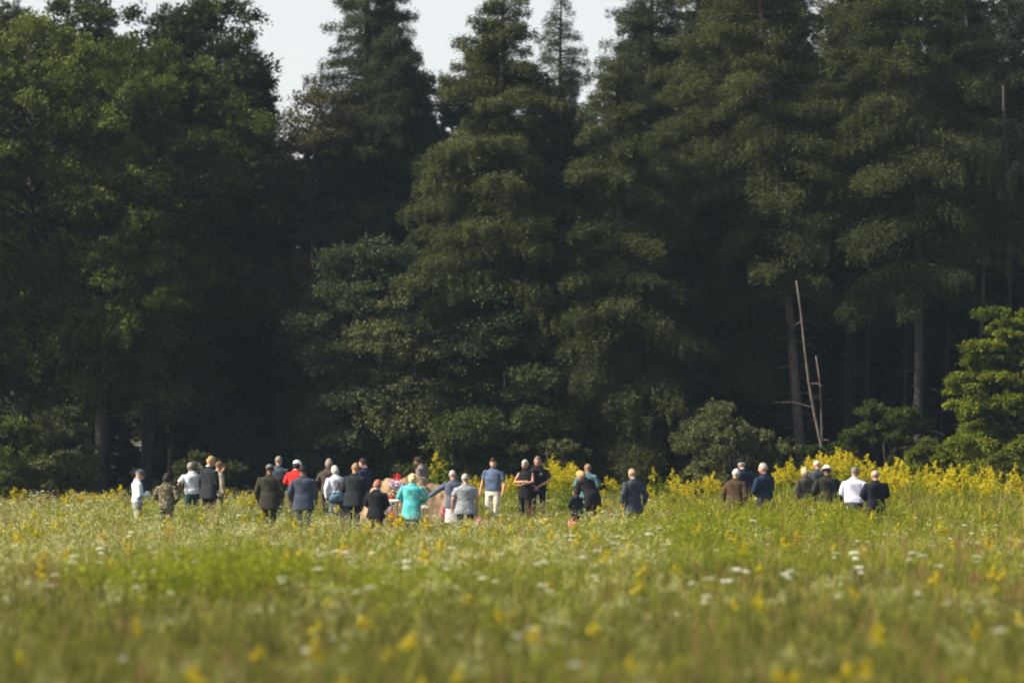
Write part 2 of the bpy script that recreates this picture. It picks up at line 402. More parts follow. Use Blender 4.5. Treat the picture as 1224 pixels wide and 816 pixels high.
    C('small hemlock in the dark hollow', 365, 135, topH(420, 135), 1.5, .4, LM['blue'], 45, 22000, p=.7)
    C('small hemlock lying low under the dense hemlock', 690, 131.5, topH(470, 131.5), 1.9, .3, LM['hem'], 46, 26000, p=.6, droop=.3)
    C('knee high dim hemlock at the dark hollow', 290, 134, topH(490, 134), 1.5, .2, LM['dark'], 47, 16000, p=.7)
    C('low hemlock bush between grey green bush and dense hemlock', 800, 132.5, topH(440, 132.5), 1.8, .3, LM['hem'], 48, 26000, p=.6)
    # bushes
    B('olive bush below the maples', 75, 129, topH(492, 129), 1.2, .1, LM['pale'], 51, 30000, .07, 60, tr=.04, name='bush', cat='bush', cl=(.3, .6))
    B('dim olive bush at the field corner', 8, 129, topH(490, 129), 1.2, .1, LM['maple'], 52, 30000, .07, 55, tr=.04, name='bush', cat='bush', cl=(.3, .6))
    B('grey green bush behind the woman with the brown coat', 872, 129.5, topH(487, 129.5), 1.7, .1, LM['pale'], 53, 34000, .07, 55, tr=.04, name='bush', cat='bush', cl=(.3, .65))
    B('round leafy bush at the foot of the thick straight trunk', 1060, 130.5, topH(488, 130.5), 1.6, .1, LM['maple'], 54, 34000, .08, 50, tr=.04, name='bush', cat='bush', cl=(.3, .6))
    B('low bush between the leaning snags and the goldenrod', 965, 130.5, topH(520, 130.5), 1.0, .1, LM['oak'], 55, 12000, .08, 26, tr=.03, name='bush', cat='bush', cl=(.25, .5))
    B('low olive bush behind the tall goldenrod plant', 650, 129.5, topH(515, 129.5), 1.2, .1, LM['pale'], 56, 16000, .07, 30, tr=.03, name='bush', cat='bush', cl=(.25, .5))
    B('bright green edge tree with tiers of sunlit leaves', 1226, 120, topH(345, 120), 2.0, .1, LM['bright'], 61, 120000, .085, 120, tr=.07, flat=.38, cl=(.3, .75))
    B('bright green shrub at the foot of the edge tree', 1135, 121, topH(520, 121), 1.2, .1, LM['bright'], 62, 32000, .07, 60, tr=.03, name='bush', cat='bush', cl=(.25, .5))
    B('low bright shrub furthest from the edge tree', 1095, 119, topH(556, 119), .8, .05, LM['bright'], 65, 15000, .06, 40, tr=.02, name='bush', cat='bush', cl=(.2, .45))
    B('low yellow green shrub in front of the edge tree', 1168, 117, topH(552, 117), .9, .05, LM['bright'], 66, 18000, .06, 40, tr=.02, name='bush', cat='bush', cl=(.2, .45))
    B('low olive bush in the middle of the dark hollow', 250, 129, topH(545, 129), 1.0, .05, LM['oak'], 67, 14000, .07, 30, tr=.02, name='bush', cat='bush', cl=(.25, .5))
    B('dark green shrub right of the bright shrub', 1195, 116, topH(545, 116), 1.0, .1, LM['maple'], 63, 20000, .07, 36, tr=.03, name='bush', cat='bush', cl=(.25, .5))
    B('bright green tree outside the edge tree', 1330, 122, topH(300, 122), 2.6, .3, LM['bright'], 64, 40000, .11, 70, tr=.1, flat=.4)
    # ---- leaning and bare trunks
    def pole(label, x0, y0, x1, y1, D, r, bark, dead, seed, name='dead_tree'):
        rng = np.random.default_rng(seed); D = DS(D)
        b = np.array([wx(x1, D), D, max(0, wz(y1, D))]); t = np.array([wx(x0, D), D + rng.uniform(-.3, .6), wz(y0, D)])
        if y1 > 500: b[2] = -.05
        root = empty(name, tuple(b)); tag(root, label, 'dead tree')
        mb = MB(); q = np.linspace(0, 1, 8)
        pts = [(t - b) * k + np.array([.06 * math.sin(k * 7 + seed), 0, 0]) for k in q]
        mb.tube(pts, list(r * (1 - .55 * q)), 8)
        for i in range(dead):
            k = rng.uniform(.25, .98); a = rng.uniform(0, 6.28); l = rng.uniform(.25, 1.3)
            o = np.array([math.cos(a), math.sin(a), rng.uniform(-.3, .3)]); c = (t - b) * k
            mb.tube([c, c + o * l * .5, c + o * l + np.array([0, 0, -.15 * l])], [.02, .013, .004], 4, cap=False)
        put('trunk', mb.mesh('trunk', bark), root)
    pole('leaning dead trunk, the longer and further right of two snags', 950, 335, 995, 560, 131.5, .06, SNAG, 6, 1)
    pole('short broken snag leaning against the longer leaning trunk', 974, 425, 994, 560, 132, .045, SNAG, 4, 2)
    pole('thin pale bare trunk left of the grey pole', 1173, 150, 1172, 560, 136, .08, BARK_PALE, 16, 3)
    pole('thin grey bare trunk above the bright edge tree', 1205, 100, 1206, 560, 135, .09, BARK, 14, 4)
    pole('dim bare trunk close beside the thick straight trunk', 1083, 200, 1079, 560, 136.5, .08, BARK, 18, 5)
    pole('dim slanting trunk right of the thick straight trunk', 1150, 290, 1112, 560, 138, .06, BARK, 10, 6)
    pole('faint bare trunk in the shade behind the round bush', 1040, 330, 1038, 560, 138, .08, BARK, 12, 7)
    pole('thin bare trunk just right of the great pine', 648, 300, 648, 560, 137, .06, BARK, 10, 8)
    pole('dim trunk beneath the maples with darker bark', 125, 430, 125, 560, 133, .14, BARK, 3, 9)
    pole('dim trunk beneath the maples nearer the hollow', 178, 430, 178, 560, 133.5, .13, BARK, 3, 10)
    # ---- the forest behind, row by row; each tree is a thing, meshes shared between copies
    skx = [-400, 0, 62, 80, 98, 200, 300, 330, 350, 400, 425, 480, 505, 530, 560, 597, 630, 655, 690, 708, 722, 800, 1700]
    sky_ = [-60, -20, 0, 55, 0, -20, 15, 80, 120, 120, 20, 20, 60, 85, 30, 0, 50, 80, 80, 88, 10, -50, -80]
    protos = []
    for k in range(5):
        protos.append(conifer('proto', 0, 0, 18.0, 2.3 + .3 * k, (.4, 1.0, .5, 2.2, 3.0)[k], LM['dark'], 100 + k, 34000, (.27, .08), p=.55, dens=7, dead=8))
    rng = random.Random(9)
    used = [False] * 5; cnt = 0
    for D, step in ((124, 2.6), (130, 2.6), (137, 2.8), (145, 3.0), (156, 3.2), (168, 3.5)):
        x = -D * .2 - 2
        while x < D * .2 + 2:
            X = x + rng.uniform(-.7, .7); Y = D + rng.uniform(-2.5, 2.5)
            px = 612 + X / Y * FPX
            lo = max(np.interp(px + d, skx, sky_) for d in (-14, 0, 14))
            H = wz(lo + rng.uniform(0, 40), Y); k = rng.randrange(5)
            pr = protos[k]
            if not used[k]: r = pr; used[k] = True
            else:
                r = pr.copy(); COL.objects.link(r)
                for ch in list(pr.children):
                    c = ch.copy(); COL.objects.link(c); c.parent = r
            sc = H / 18.0
            r.location = (X, Y, 0); r.rotation_euler = (0, 0, rng.uniform(0, 6.28)); r.scale = (rng.uniform(.85, 1.1),) * 2 + (sc,)
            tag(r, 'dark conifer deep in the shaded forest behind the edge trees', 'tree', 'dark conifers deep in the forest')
            cnt += 1
            x += step
forest()

# ------------------------------------------------------------------ meadow plants (prototypes, kept out of the scene; scattered by geometry nodes)
PM = dict(
    grass=leafmat('grass_blades', (0.13, 0.165, 0.009), (0.33, 0.345, 0.026), .45),
    dry=leafmat('dry_grass', (0.18, 0.145, 0.04), (0.36, 0.29, 0.09), .4),
    olive=leafmat('olive_grass_blades', (0.060, 0.074, 0.008), (0.155, 0.16, 0.024), .35),
    cream=leafmat('cream_seed_heads', (0.34, 0.35, 0.11), (0.70, 0.68, 0.40), .3),
    weed=leafmat('weed_leaves', (0.12, 0.16, 0.006), (0.32, 0.34, 0.018), .4),
    stalk=leafmat('goldenrod_leaves', (0.12, 0.17, 0.008), (0.30, 0.33, 0.02), .45),
    gold=leafmat('goldenrod_flowers', (0.42, 0.34, 0.008), (0.64, 0.52, 0.02), .3),
    white=leafmat('white_umbels', (0.62, 0.64, 0.50), (0.85, 0.86, 0.76), .3),
    rust=leafmat('rusty_seed_heads', (0.20, 0.09, 0.05), (0.34, 0.17, 0.10), .25),
    pink=leafmat('pink_petals', (0.60, 0.08, 0.20), (0.80, 0.30, 0.42), .3),
)

def blades(mb, rng, n, h, wdt, spread, lean=.35, r=None):
    for i in range(n):
        a = rng.uniform(0, 6.28); hh = h * rng.uniform(.55, 1.1); q = rng.uniform(0, spread)
        b = np.array([math.cos(a) * q, math.sin(a) * q, 0]); o = np.array([math.cos(a + rng.normal(0, .6)), math.sin(a + rng.normal(0, .6)), 0]) * lean * hh * rng.uniform(.3, 1.2)
        sd = np.array([-o[1], o[0], 0]); sd = sd / (np.linalg.norm(sd) + 1e-6) * wdt / 2
        P = [b, b + o * .25 + np.array([0, 0, hh * .45]), b + o * .9 + np.array([0, 0, hh * .88]), b + o * 1.4 + np.array([0, 0, hh])]
        W = [.8, 1, .6, .1]
        V = []
        for p_, w_ in zip(P, W): V += [p_ - sd * w_, p_ + sd * w_]
        mb.add(V, [[0, 1, 3, 2], [2, 3, 5, 4], [4, 5, 7, 6]], rng.uniform(0, 1))

def lf(mb, rng, C, Dr, ln, wd, nrm=None, r=None):
    C = np.atleast_2d(C); Dr = np.atleast_2d(Dr)
    V, F = leaves(C, Dr, ln, wd, rng, nrm); mb.add(V, F, rng.uniform(0, 1, len(F)) if r is None else r)

def stem_leaves(mb, rng, h, n, ln, top=1.0, x=0, y=0, bend=(0, 0), z0=.1):
    q = np.linspace(0, 1, 5)
    pts = [np.array([x + bend[0] * k * k, y + bend[1] * k * k, h * k]) for k in q]
    mb.tube(pts, list(.006 * (1 - q * .6)), 3, .3, cap=False)
    z = rng.uniform(z0, top, n); a = rng.uniform(0, 6.28, n)
    C = np.stack([x + bend[0] * z * z, y + bend[1] * z * z, z * h], 1); o = np.stack([np.cos(a), np.sin(a), rng.uniform(-.1, .7, n)], 1)
    l = ln * rng.uniform(.6, 1.2, n) * (1.1 - .5 * z)
    lf(mb, rng, C + o * l[:, None] * .5, o, l, l * .3, np.tile([0, 0, 1.2], (n, 1)))
    return pts[-1]

def two_mat_mesh(name, mbs):
    """mbs: list of (MB, material) -> one mesh with several materials"""
    Vs, Fs, Rs, Ms, n = [], [], [], [], 0
    for i, (mb, mt) in enumerate(mbs):
        if not mb.V: continue
        V, F, R_ = mb.arrays(); Vs.append(V); Fs.append(F + n); Rs.append(R_); Ms.append(np.full(len(F), i)); n += len(V)
    me = mesh_np(name, np.concatenate(Vs), np.concatenate(Fs), None, np.concatenate(Rs))
    for _, mt in mbs: me.materials.append(mt)
    me.polygons.foreach_set('material_index', np.concatenate(Ms).astype(np.int32))
    return me

def goldenrod_meshes(rng, h, stems=1, spread=.15, plume=1.0, few=False):
    g, f = MB(), MB()
    for s_ in range(stems):
        x, y = rng.normal(0, spread, 2) if stems > 1 else (0, 0); hh = h * rng.uniform(.8, 1.05)
        top = stem_leaves(g, rng, hh, 46 if stems > 1 else 26, .13, .95, x, y, rng.normal(0, .06, 2))
        nb = 9
        if stems > 1 and (s_ in (1, 3, 5) or (few and s_ > 0)): continue
        for k in range(nb):
            z = .74 + .26 * k / nb; a = rng.uniform(0, 6.28); l = (.17 * (1.15 - (k / nb)) + .02) * plume
            o = np.array([math.cos(a), math.sin(a), 0]); c0 = np.array([x, y, 0]) + (top - np.array([x, y, 0])) * z; c0[2] = hh * z
            m = 22; s = rng.uniform(.1, 1, m)
            C = c0 + o * (l * s)[:, None]; C[:, 2] += l * (.9 * s - .6 * s * s); C += rng.normal(0, .012, (m, 3))
            lf(f, rng, C, rng.normal(size=(m, 3)), .030, .022)
        m = 24; C = top + np.stack([rng.normal(0, .014, m), rng.normal(0, .014, m), rng.uniform(-.12, .05, m)], 1)
        lf(f, rng, C, rng.normal(size=(m, 3)), .03, .022)
    return g, f

def lace_meshes(rng, h, r=.055, heads=1):
    g, f = MB(), MB()
    top = stem_leaves(g, rng, h, 10, .10, .6)
    for k in range(heads):
        c = top if k == 0 else top + np.array([rng.normal(0, .12), rng.normal(0, .12), -rng.uniform(.02, .15)])
        rr = r * (1 if k == 0 else rng.uniform(.5, .8))
        if k: g.tube([top * .7, c - np.array([0, 0, .03])], [.004, .003], 3, .3, cap=False)
        m = 70; q = np.sqrt(rng.uniform(0, 1, m)) * rr; a = rng.uniform(0, 6.28, m)
        C = c + np.stack([q * np.cos(a), q * np.sin(a), .02 - (q / rr) ** 2 * .018 + rng.normal(0, .004, m)], 1)
        lf(f, rng, C, np.stack([np.cos(a), np.sin(a), np.zeros(m)], 1) + rng.normal(0, .3, (m, 3)), .026, .02, np.tile([0, 0, 1.5], (m, 1)))
        for j in range(9):
            a_ = j * .7; g.tube([c - np.array([0, 0, .035]), c + np.array([math.cos(a_) * rr * .8, math.sin(a_) * rr * .8, .005])], [.002, .002], 3, .4, cap=False)
    return g, f

def protos_collection(name, meshes):
    c = bpy.data.collections.new(name)
    for i, me in enumerate(meshes):
        o = bpy.data.objects.new(name + '_plant', me); c.objects.link(o)
    return c

def scatter(name, label, cat, coll, P, rz, sc, idx, tilt):
    """one mass of plants: points with their own turn, size and kind, each carrying one plant"""
    me = bpy.data.meshes.new(name); n = len(P)
    me.vertices.add(n); me.vertices.foreach_set('co', np.asarray(P, np.float32).ravel())
    a = me.attributes.new('rot', 'FLOAT_VECTOR', 'POINT'); a.data.foreach_set('vector', np.stack([tilt[:, 0], tilt[:, 1], rz], 1).astype(np.float32).ravel())
    a = me.attributes.new('scl', 'FLOAT', 'POINT'); a.data.foreach_set('value', sc.astype(np.float32))
    a = me.attributes.new('which', 'INT', 'POINT'); a.data.foreach_set('value', idx.astype(np.int32))
    o = put(name, me); o['kind'] = 'stuff'; o['label'] = label; o['category'] = cat
    ng = bpy.data.node_groups.new(name + '_scatter', 'GeometryNodeTree')
    ng.interface.new_socket('Geometry', in_out='INPUT', socket_type='NodeSocketGeometry')
    ng.interface.new_socket('Geometry', in_out='OUTPUT', socket_type='NodeSocketGeometry')
    N, L = ng.nodes, ng.links
    gi = N.new('NodeGroupInput'); go = N.new('NodeGroupOutput')
    ci = N.new('GeometryNodeCollectionInfo'); ci.inputs['Collection'].default_value = coll
    ci.inputs['Separate Children'].default_value = True; ci.inputs['Reset Children'].default_value = True
    ip = N.new('GeometryNodeInstanceOnPoints'); ip.inputs['Pick Instance'].default_value = True
    def att(nm, ty):
        x = N.new('GeometryNodeInputNamedAttribute'); x.data_type = ty; x.inputs['Name'].default_value = nm; return x.outputs['Attribute']
    mp = N.new('GeometryNodeMeshToPoints'); L.new(gi.outputs[0], mp.inputs['Mesh'])
    L.new(mp.outputs[0], ip.inputs['Points']); L.new(ci.outputs[0], ip.inputs['Instance'])
    L.new(att('which', 'INT'), ip.inputs['Instance Index'])
    er = N.new('FunctionNodeEulerToRotation'); L.new(att('rot', 'FLOAT_VECTOR'), er.inputs[0]); L.new(er.outputs[0], ip.inputs['Rotation'])
    L.new(att('scl', 'FLOAT'), ip.inputs['Scale']); L.new(ip.outputs[0], go.inputs[0])
    md = o.modifiers.new('scatter', 'NODES'); md.node_group = ng
    return o

def vnoise(X, Y, s, seed):
    r = np.random.default_rng(seed); v = 0
    for k in range(6):
        a = r.uniform(0, 6.28); f = s * r.uniform(.6, 1.8); ph = r.uniform(0, 6.28)
        v = v + np.sin((X * math.cos(a) + Y * math.sin(a)) * f + ph)
    return v / 6 * 1.4

def field_points(n, rng, d0=36, d1=110, marg=5):
    Dd = np.sqrt(rng.uniform(d0 ** 2, d1 ** 2, n)); half = Dd * .1333 + marg
    X = rng.uniform(-1, 1, n) * half
    return X, Dd

MOUND_C = (wx(505, 99), 99.0)
def meadow():
    rng = np.random.default_rng(77)
    # prototypes
    gr = []
    for k in range(10):
        mb = MB(); md_ = MB()
        blades(mb, rng, 20, rng.uniform(.40, .58), .014, .16)
        blades(md_, rng, 3 if k % 2 else 9, rng.uniform(.45, .66), .011, .14)
        gr.append(two_mat_mesh('tuft', [(mb, PM['grass']), (md_, PM['dry'])]))
    for k in range(8):
        mb = MB()
        for j in range(4): stem_leaves(mb, rng, rng.uniform(.35, .62), 22, .10, 1.0, *rng.normal(0, .1, 2), rng.normal(0, .08, 2))
        gr.append(two_mat_mesh('weed', [(mb, PM['weed'])]))
    for k in range(6):
        mb = MB(); md_ = MB()
        blades(mb, rng, 24, rng.uniform(.42, .62), .014, .18); blades(md_, rng, 4, rng.uniform(.5, .7), .011, .14)
        gr.append(two_mat_mesh('olive_tuft', [(mb, PM['olive']), (md_, PM['dry'])]))
    cg = protos_collection('meadow_grass_source', gr)
    n = 46000; X, Y = field_points(n, rng)
    nz = vnoise(X, Y, .35, 1); nz2 = vnoise(X, Y, .12, 2)
    isweed = (nz + rng.normal(0, .5, n)) > .25
    idx = np.where(isweed, 10 + rng.integers(0, 8, n), rng.integers(0, 10, n))
    idx = np.where(rng.uniform(0, 1, n) < np.clip((72 - Y) / 22, 0, .9) * (nz < .55), 18 + rng.integers(0, 6, n), idx)
    idx = np.where((vnoise(X, Y, .5, 12) > .55) & (rng.uniform(0, 1, n) < .6), 18 + rng.integers(0, 6, n), idx)
    sc = rng.uniform(.6, 1.15, n) * (1 + .25 * nz2 + .18 * nz)
    px = 612 + X / Y * FPX
    bold = (Y < 70) & (idx >= 10) & (idx < 18) & (vnoise(X, Y, .6, 31) > .35); sc[bold] *= 1.45
    right = np.clip((px - 800) / 200, 0, 1) * np.clip((Y - 84) / 10, 0, 1)
    sc *= 1 + .6 * right
    # trodden shorter growth where people stand by the mound
    sc[(px < 570) & (Y > 80) & (Y < 96)] *= 1.12; near = (np.abs(X - MOUND_C[0]) < 5) & (Y > 84) & (Y < 105); sc[near] *= .62
    P = np.stack([X, Y, np.zeros(n)], 1)
    scatter('meadow_grass', 'tall mixed grass and leafy weeds covering the meadow', 'grass', cg, P, rng.uniform(0, 6.28, n), sc, idx, rng.normal(0, .08, (n, 2)))
    # flowers in mass
    fl = []
    for k in range(5): g, f = goldenrod_meshes(rng, rng.uniform(.55, .75), 1, plume=.6); fl.append(two_mat_mesh('gold', [(g, PM['weed']), (f, PM['gold'])]))
    for k in range(4): g, f = lace_meshes(rng, rng.uniform(.55, .72), .045, 1 + k % 3); fl.append(two_mat_mesh('lace', [(g, PM['weed']), (f, PM['white'])]))
    for k in range(4):       # small white asters
        g, f = MB(), MB()
        for j in range(4):
            t = stem_leaves(g, rng, rng.uniform(.50, .70), 14, .06, .95, *rng.normal(0, .09, 2), rng.normal(0, .08, 2))
            m = 13; C = t + rng.normal(0, .05, (m, 3)); lf(f, rng, C, rng.normal(size=(m, 3)), .026, .020, np.tile([0, -.6, 1.2], (m, 1)))
        fl.append(two_mat_mesh('aster', [(g, PM['weed']), (f, PM['cream'])]))
    for k in range(4):       # rusty seed heads
        g, f = MB(), MB()
        for j in range(4):
            x, y = rng.normal(0, .08, 2); h = rng.uniform(.5, .75)
            t = stem_leaves(g, rng, h, 6, .08, .6, x, y, rng.normal(0, .06, 2))
            m = 26; C = t + np.stack([rng.normal(0, .015, m), rng.normal(0, .015, m), rng.uniform(-.16, .02, m)], 1); lf(f, rng, C, rng.normal(size=(m, 3)) + [0, 0, 1], .03, .012)
        fl.append(two_mat_mesh('sorrel', [(g, PM['dry']), (f, PM['rust'])]))
    cf = protos_collection('meadow_flower_source', fl)
    n = 13000; X, Y = field_points(n, rng, 38, 109)
    px = 612 + X / Y * FPX
    gmask = vnoise(X, Y, .25, 5); wmask = vnoise(X, Y, .2, 6); rmask = vnoise(X, Y, .15, 7)
    u = rng.uniform(0, 1, n)
    pg = .02 + .07 * (gmask > .3) + .03 * (Y > 75) + .16 * (px > 850) * (Y > 84); pl = .006 + .02 * (wmask > 0) * (Y > 54)
    pa = np.where(Y > 66, .30, .03) * (px < 800) + .06; pr = .04 + .08 * (rmask > .35)
    idx = np.full(n, -1); c0 = pg; c1 = c0 + pl; c2 = c1 + pa; c3 = c2 + pr
    idx = np.where(u < c0, rng.integers(0, 5, n), np.where(u < c1, 5 + rng.integers(0, 4, n), np.where(u < c2, 9 + rng.integers(0, 4, n), np.where(u < c3, 13 + rng.integers(0, 4, n), -1))))
    k = idx >= 0; near = (np.abs(X - MOUND_C[0]) < 4) & (Y > 88) & (Y < 103) & (rng.uniform(0, 1, n) < .8)
    k &= ~near
    X, Y, idx = X[k], Y[k], idx[k]; n = len(X)
    scatter('meadow_wildflowers', 'scattered small yellow, white and rusty wildflowers among the grass', 'wildflowers', cf,
            np.stack([X, Y, np.zeros(n)], 1), rng.uniform(0, 6.28, n), rng.uniform(.75, 1.15, n), idx, rng.normal(0, .06, (n, 2)))
    # forest edge undergrowth
    un = []
    for k in range(5):
        mb = MB()
        for j in range(7): stem_leaves(mb, rng, rng.uniform(.5, .95), 26, .13, 1.0, *rng.normal(0, .2, 2), rng.normal(0, .12, 2))
        un.append(two_mat_mesh('fern', [(mb, LM['maple'] if k % 2 else LM['oak'])]))
    cu = protos_collection('undergrowth_source', un)
    n = 2200; X = rng.uniform(-24, 24, n); Y = rng.uniform(108.5, 126, n)
    scatter('forest_undergrowth', 'dark ferns and seedlings along the forest edge', 'undergrowth', cu, np.stack([X, Y, np.zeros(n)], 1),
            rng.uniform(0, 6.28, n), rng.uniform(.35, .9, n), rng.integers(0, 5, n), rng.normal(0, .1, (n, 2)))

    # ---- goldenrod stands: individual plants, meshes shared
    kinds = []
    for k in range(6):
        g, f = goldenrod_meshes(rng, 1.3, 7, .13, .95, k % 2 == 0)
        kinds.append((g.mesh('goldenrod_foliage', PM['stalk'], False), f.mesh('goldenrod_flowers', PM['gold'], False)))
    first = {}
    def stand(px, ytop, D, label, group=None, k=None):
        k = int(rng.integers(0, 6)) if k is None else k; D = D * .942
        root = empty('goldenrod_plant', (wx(px, D), D, 0), float(rng.uniform(0, 6.28)))
        s = max(.45, wz(ytop, D)) / 1.18; root.scale = (s * .9 if s > 1 else 1.0, s * .9 if s > 1 else 1.0, s)
        put('foliage', kinds[k][0], root); put('flower_plume', kinds[k][1], root)
        tag(root, label, 'flower', group)
    stand(527, 550, 111, 'tallest yellow goldenrod plant, alone behind the earth mound')
    stand(520, 562, 111.5, 'lower goldenrod close against the tallest goldenrod plant')
    stand(567, 570, 112, 'goldenrod between the grey shirted woman and the man in pale trousers')
    stand(572, 578, 110, 'small goldenrod just left of the man in pale trousers')
    def many(pts, label, group):
        for (px, y, D) in pts: stand(px, y, D, label, group)
    r = random.Random(3)
    many([(603 + 3.2 * i + r.uniform(-2, 2), r.uniform(566, 582), r.uniform(109, 114)) for i in range(6)], 'goldenrod between the man in pale trousers and the couple in black', 'goldenrod between the standing figures')
    many([(658 + 2.9 * i + r.uniform(-2, 2), 552 + i * .9 + r.uniform(0, 12), r.uniform(110, 114)) for i in range(16)], 'goldenrod in the tall yellow stand right of the couple in black', 'goldenrod stand beside the couple in black')
    many([(722 + 7 * i, r.uniform(572, 588), r.uniform(108, 114)) for i in range(4)], 'goldenrod between the bending woman and the grey suited person', 'goldenrod beside the bending woman')
    many([(782 + 5.5 * i + r.uniform(-3, 3), r.uniform(566, 590), r.uniform(106, 114)) for i in range(14)], 'goldenrod in the loose row right of the grey suited person', 'goldenrod row in the open stretch')
    many([(925 + 5.2 * i + r.uniform(-4, 4), 543 + abs(i - 14) * 1.3 + r.uniform(0, 14), r.uniform(110, 115)) for i in range(40)], 'goldenrod in the high yellow bank behind the far right people', 'goldenrod bank behind the far right people')
    many([(1060 + 3.6 * i + r.uniform(-4, 4), 560 + r.uniform(0, 38), r.uniform(98, 114)) for i in range(56)], 'goldenrod in the low yellow carpet under the bright edge tree', 'goldenrod carpet at the meadow edge')
    many([(r.uniform(230, 320), r.uniform(585, 600), r.uniform(109, 114)) for i in range(9)], 'short goldenrod between the two back groups of mourners', 'short goldenrod behind the left mourners')
    many([(r.uniform(5, 150), r.uniform(583, 600), r.uniform(109, 114)) for i in range(12)], 'short goldenrod near the dark olive bushes', 'short goldenrod by the olive bushes')
    many([(1000 + r.uniform(-60, 60), 596 + r.uniform(0, 14), r.uniform(97, 101)) for i in range(9)], 'goldenrod rising in front of the people with the white shirted man', 'goldenrod in front of the right people')
    many([(350 + r.uniform(-70, 70), r.uniform(590, 606), r.uniform(100, 108)) for i in range(5)], 'goldenrod at the feet of the dark suited group', 'goldenrod at the feet of the mourners')

    # ---- white umbel flowers that can be picked out one by one
    lk = []
    for k in range(4):
        g, f = lace_meshes(rng, .68, .075, 1 + k % 2); lk.append((g.mesh('lace_stem', PM['weed'], False), f.mesh('lace_umbel', PM['white'], False)))
    pts = [(75, 686), (98, 664), (118, 672), (235, 672), (160, 690), (162, 683), (210, 687), (382, 657), (384, 664), (411, 660), (383, 680), (444, 702), (474, 672),
           (489, 671), (533, 680), (566, 684), (20, 652), (160, 636), (300, 673), (505, 700), (540, 655), (325, 650), (60, 700),
           (641, 671), (776, 638), (1001, 661), (990, 632), (877, 679), (870, 644), (726, 649), (711, 658), (724, 667), (696, 666), (712, 688), (650, 705), (846, 692), (873, 693),
           (846, 713), (870, 694), (935, 686), (946, 682), (1026, 677), (1091, 661), (1102, 664), (1119, 676), (1022, 660), (648, 699), (745, 640), (803, 650), (690, 640),
           (602, 662), (585, 690), (447, 660), (120, 655), (250, 650), (345, 690), (190, 660), (1160, 665), (1210, 752), (640, 752)]
    for i, (px, py) in enumerate(pts):
        h = R0.uniform(.55, .8); D = FPX * (CAM_H - h) / (py - HOR); s = h / .68
        root = empty('queen_annes_lace', (wx(px, D), D, 0), R0.uniform(0, 6.28)); root.scale = (s, s, s)
        root.rotation_euler[0] = R0.uniform(0, .2)
        k = i % 4; put('stem', lk[k][0], root); put('flower_head', lk[k][1], root)
        tag(root, 'white flat topped wildflower standing above the meadow grass', 'flower', 'white umbel flowers in the meadow')
meadow()

# ------------------------------------------------------------------ people
DG = None
def remesh(mb, voxel, name, mat, wr=0.0, seed=0, bend=None, smooth_it=2):
    V, F, _ = mb.arrays()
    me = mesh_np(name, V, F)
    o = bpy.data.objects.new('tmp', me); COL.objects.link(o)
    md = o.modifiers.new('r', 'REMESH'); md.mode = 'VOXEL'; md.voxel_size = voxel
    sm = o.modifiers.new('s', 'SMOOTH'); sm.iterations = smooth_it; sm.factor = .5
    dg = bpy.context.evaluated_depsgraph_get()
    out = bpy.data.meshes.new_from_object(o.evaluated_get(dg)); out.name = name
    bpy.data.objects.remove(o); bpy.data.meshes.remove(me)
    n = len(out.vertices); co = np.empty(n * 3, np.float32); out.vertices.foreach_get('co', co); co = co.reshape(-1, 3)
    if wr > 0:
        nr = np.empty(n * 3, np.float32); out.vertices.foreach_get('normal', nr); nr = nr.reshape(-1, 3)
        x, y, z = co.T; r = np.random.default_rng(seed + 5); d = 0
        for k in range(5):
            f = r.uniform(6, 22, 3); f[2] *= .6; ph = r.uniform(0, 6.28)
            d = d + np.sin(x * f[0] * r.choice([-1, 1]) + y * f[1] + z * f[2] + ph + 1.5 * np.sin(z * 9 + ph))
        co = co + nr * (d / 5 * wr)[:, None]
    if bend is not None: co = bend(co)
    out.vertices.foreach_set('co', np.ascontiguousarray(co, np.float32).ravel())
    out.polygons.foreach_set('use_smooth', np.ones(len(out.polygons), bool))
    out.materials.clear(); out.materials.append(mat); out.update()
    return out

def hand(mb, w_, d, side, curl=.5):
    """palm and five bent fingers from the wrist w_ along d"""
    d = np.array(d, float); d /= np.linalg.norm(d); w_ = np.array(w_, float)
    inn = np.array([-side, 0.0, 0.0]); inn = inn - d * np.dot(inn, d); inn /= np.linalg.norm(inn) + 1e-9   # palm normal toward body
    fw = np.cross(d, inn) * side; fw /= np.linalg.norm(fw) + 1e-9
    if fw[1] < 0: fw = -fw
    mb.tube([w_ - d * .02, w_ + d * .03, w_ + d * .085, w_ + d * .095], [(.026, .020), (.038, .018), (.042, .017), (.03, .012)], 8)
    for k, L_ in enumerate((.070, .080, .075, .058)):
        b = w_ + d * .085 + fw * (.030 - .020 * k)
        p1 = b + d * L_ * .5 + inn * .008; p2 = p1 + d * L_ * .32 + inn * L_ * curl * .4; p3 = p2 + d * L_ * .15 + inn * L_ * curl * .35
        mb.tube([b - d * .01, p1, p2, p3], [.0095, .009, .008, .006], 6)
    b = w_ + d * .03 + fw * .03
    mb.tube([b, b + d * .03 + fw * .022, b + d * .06 + fw * .026 + inn * .01], [.012, .010, .007], 6)

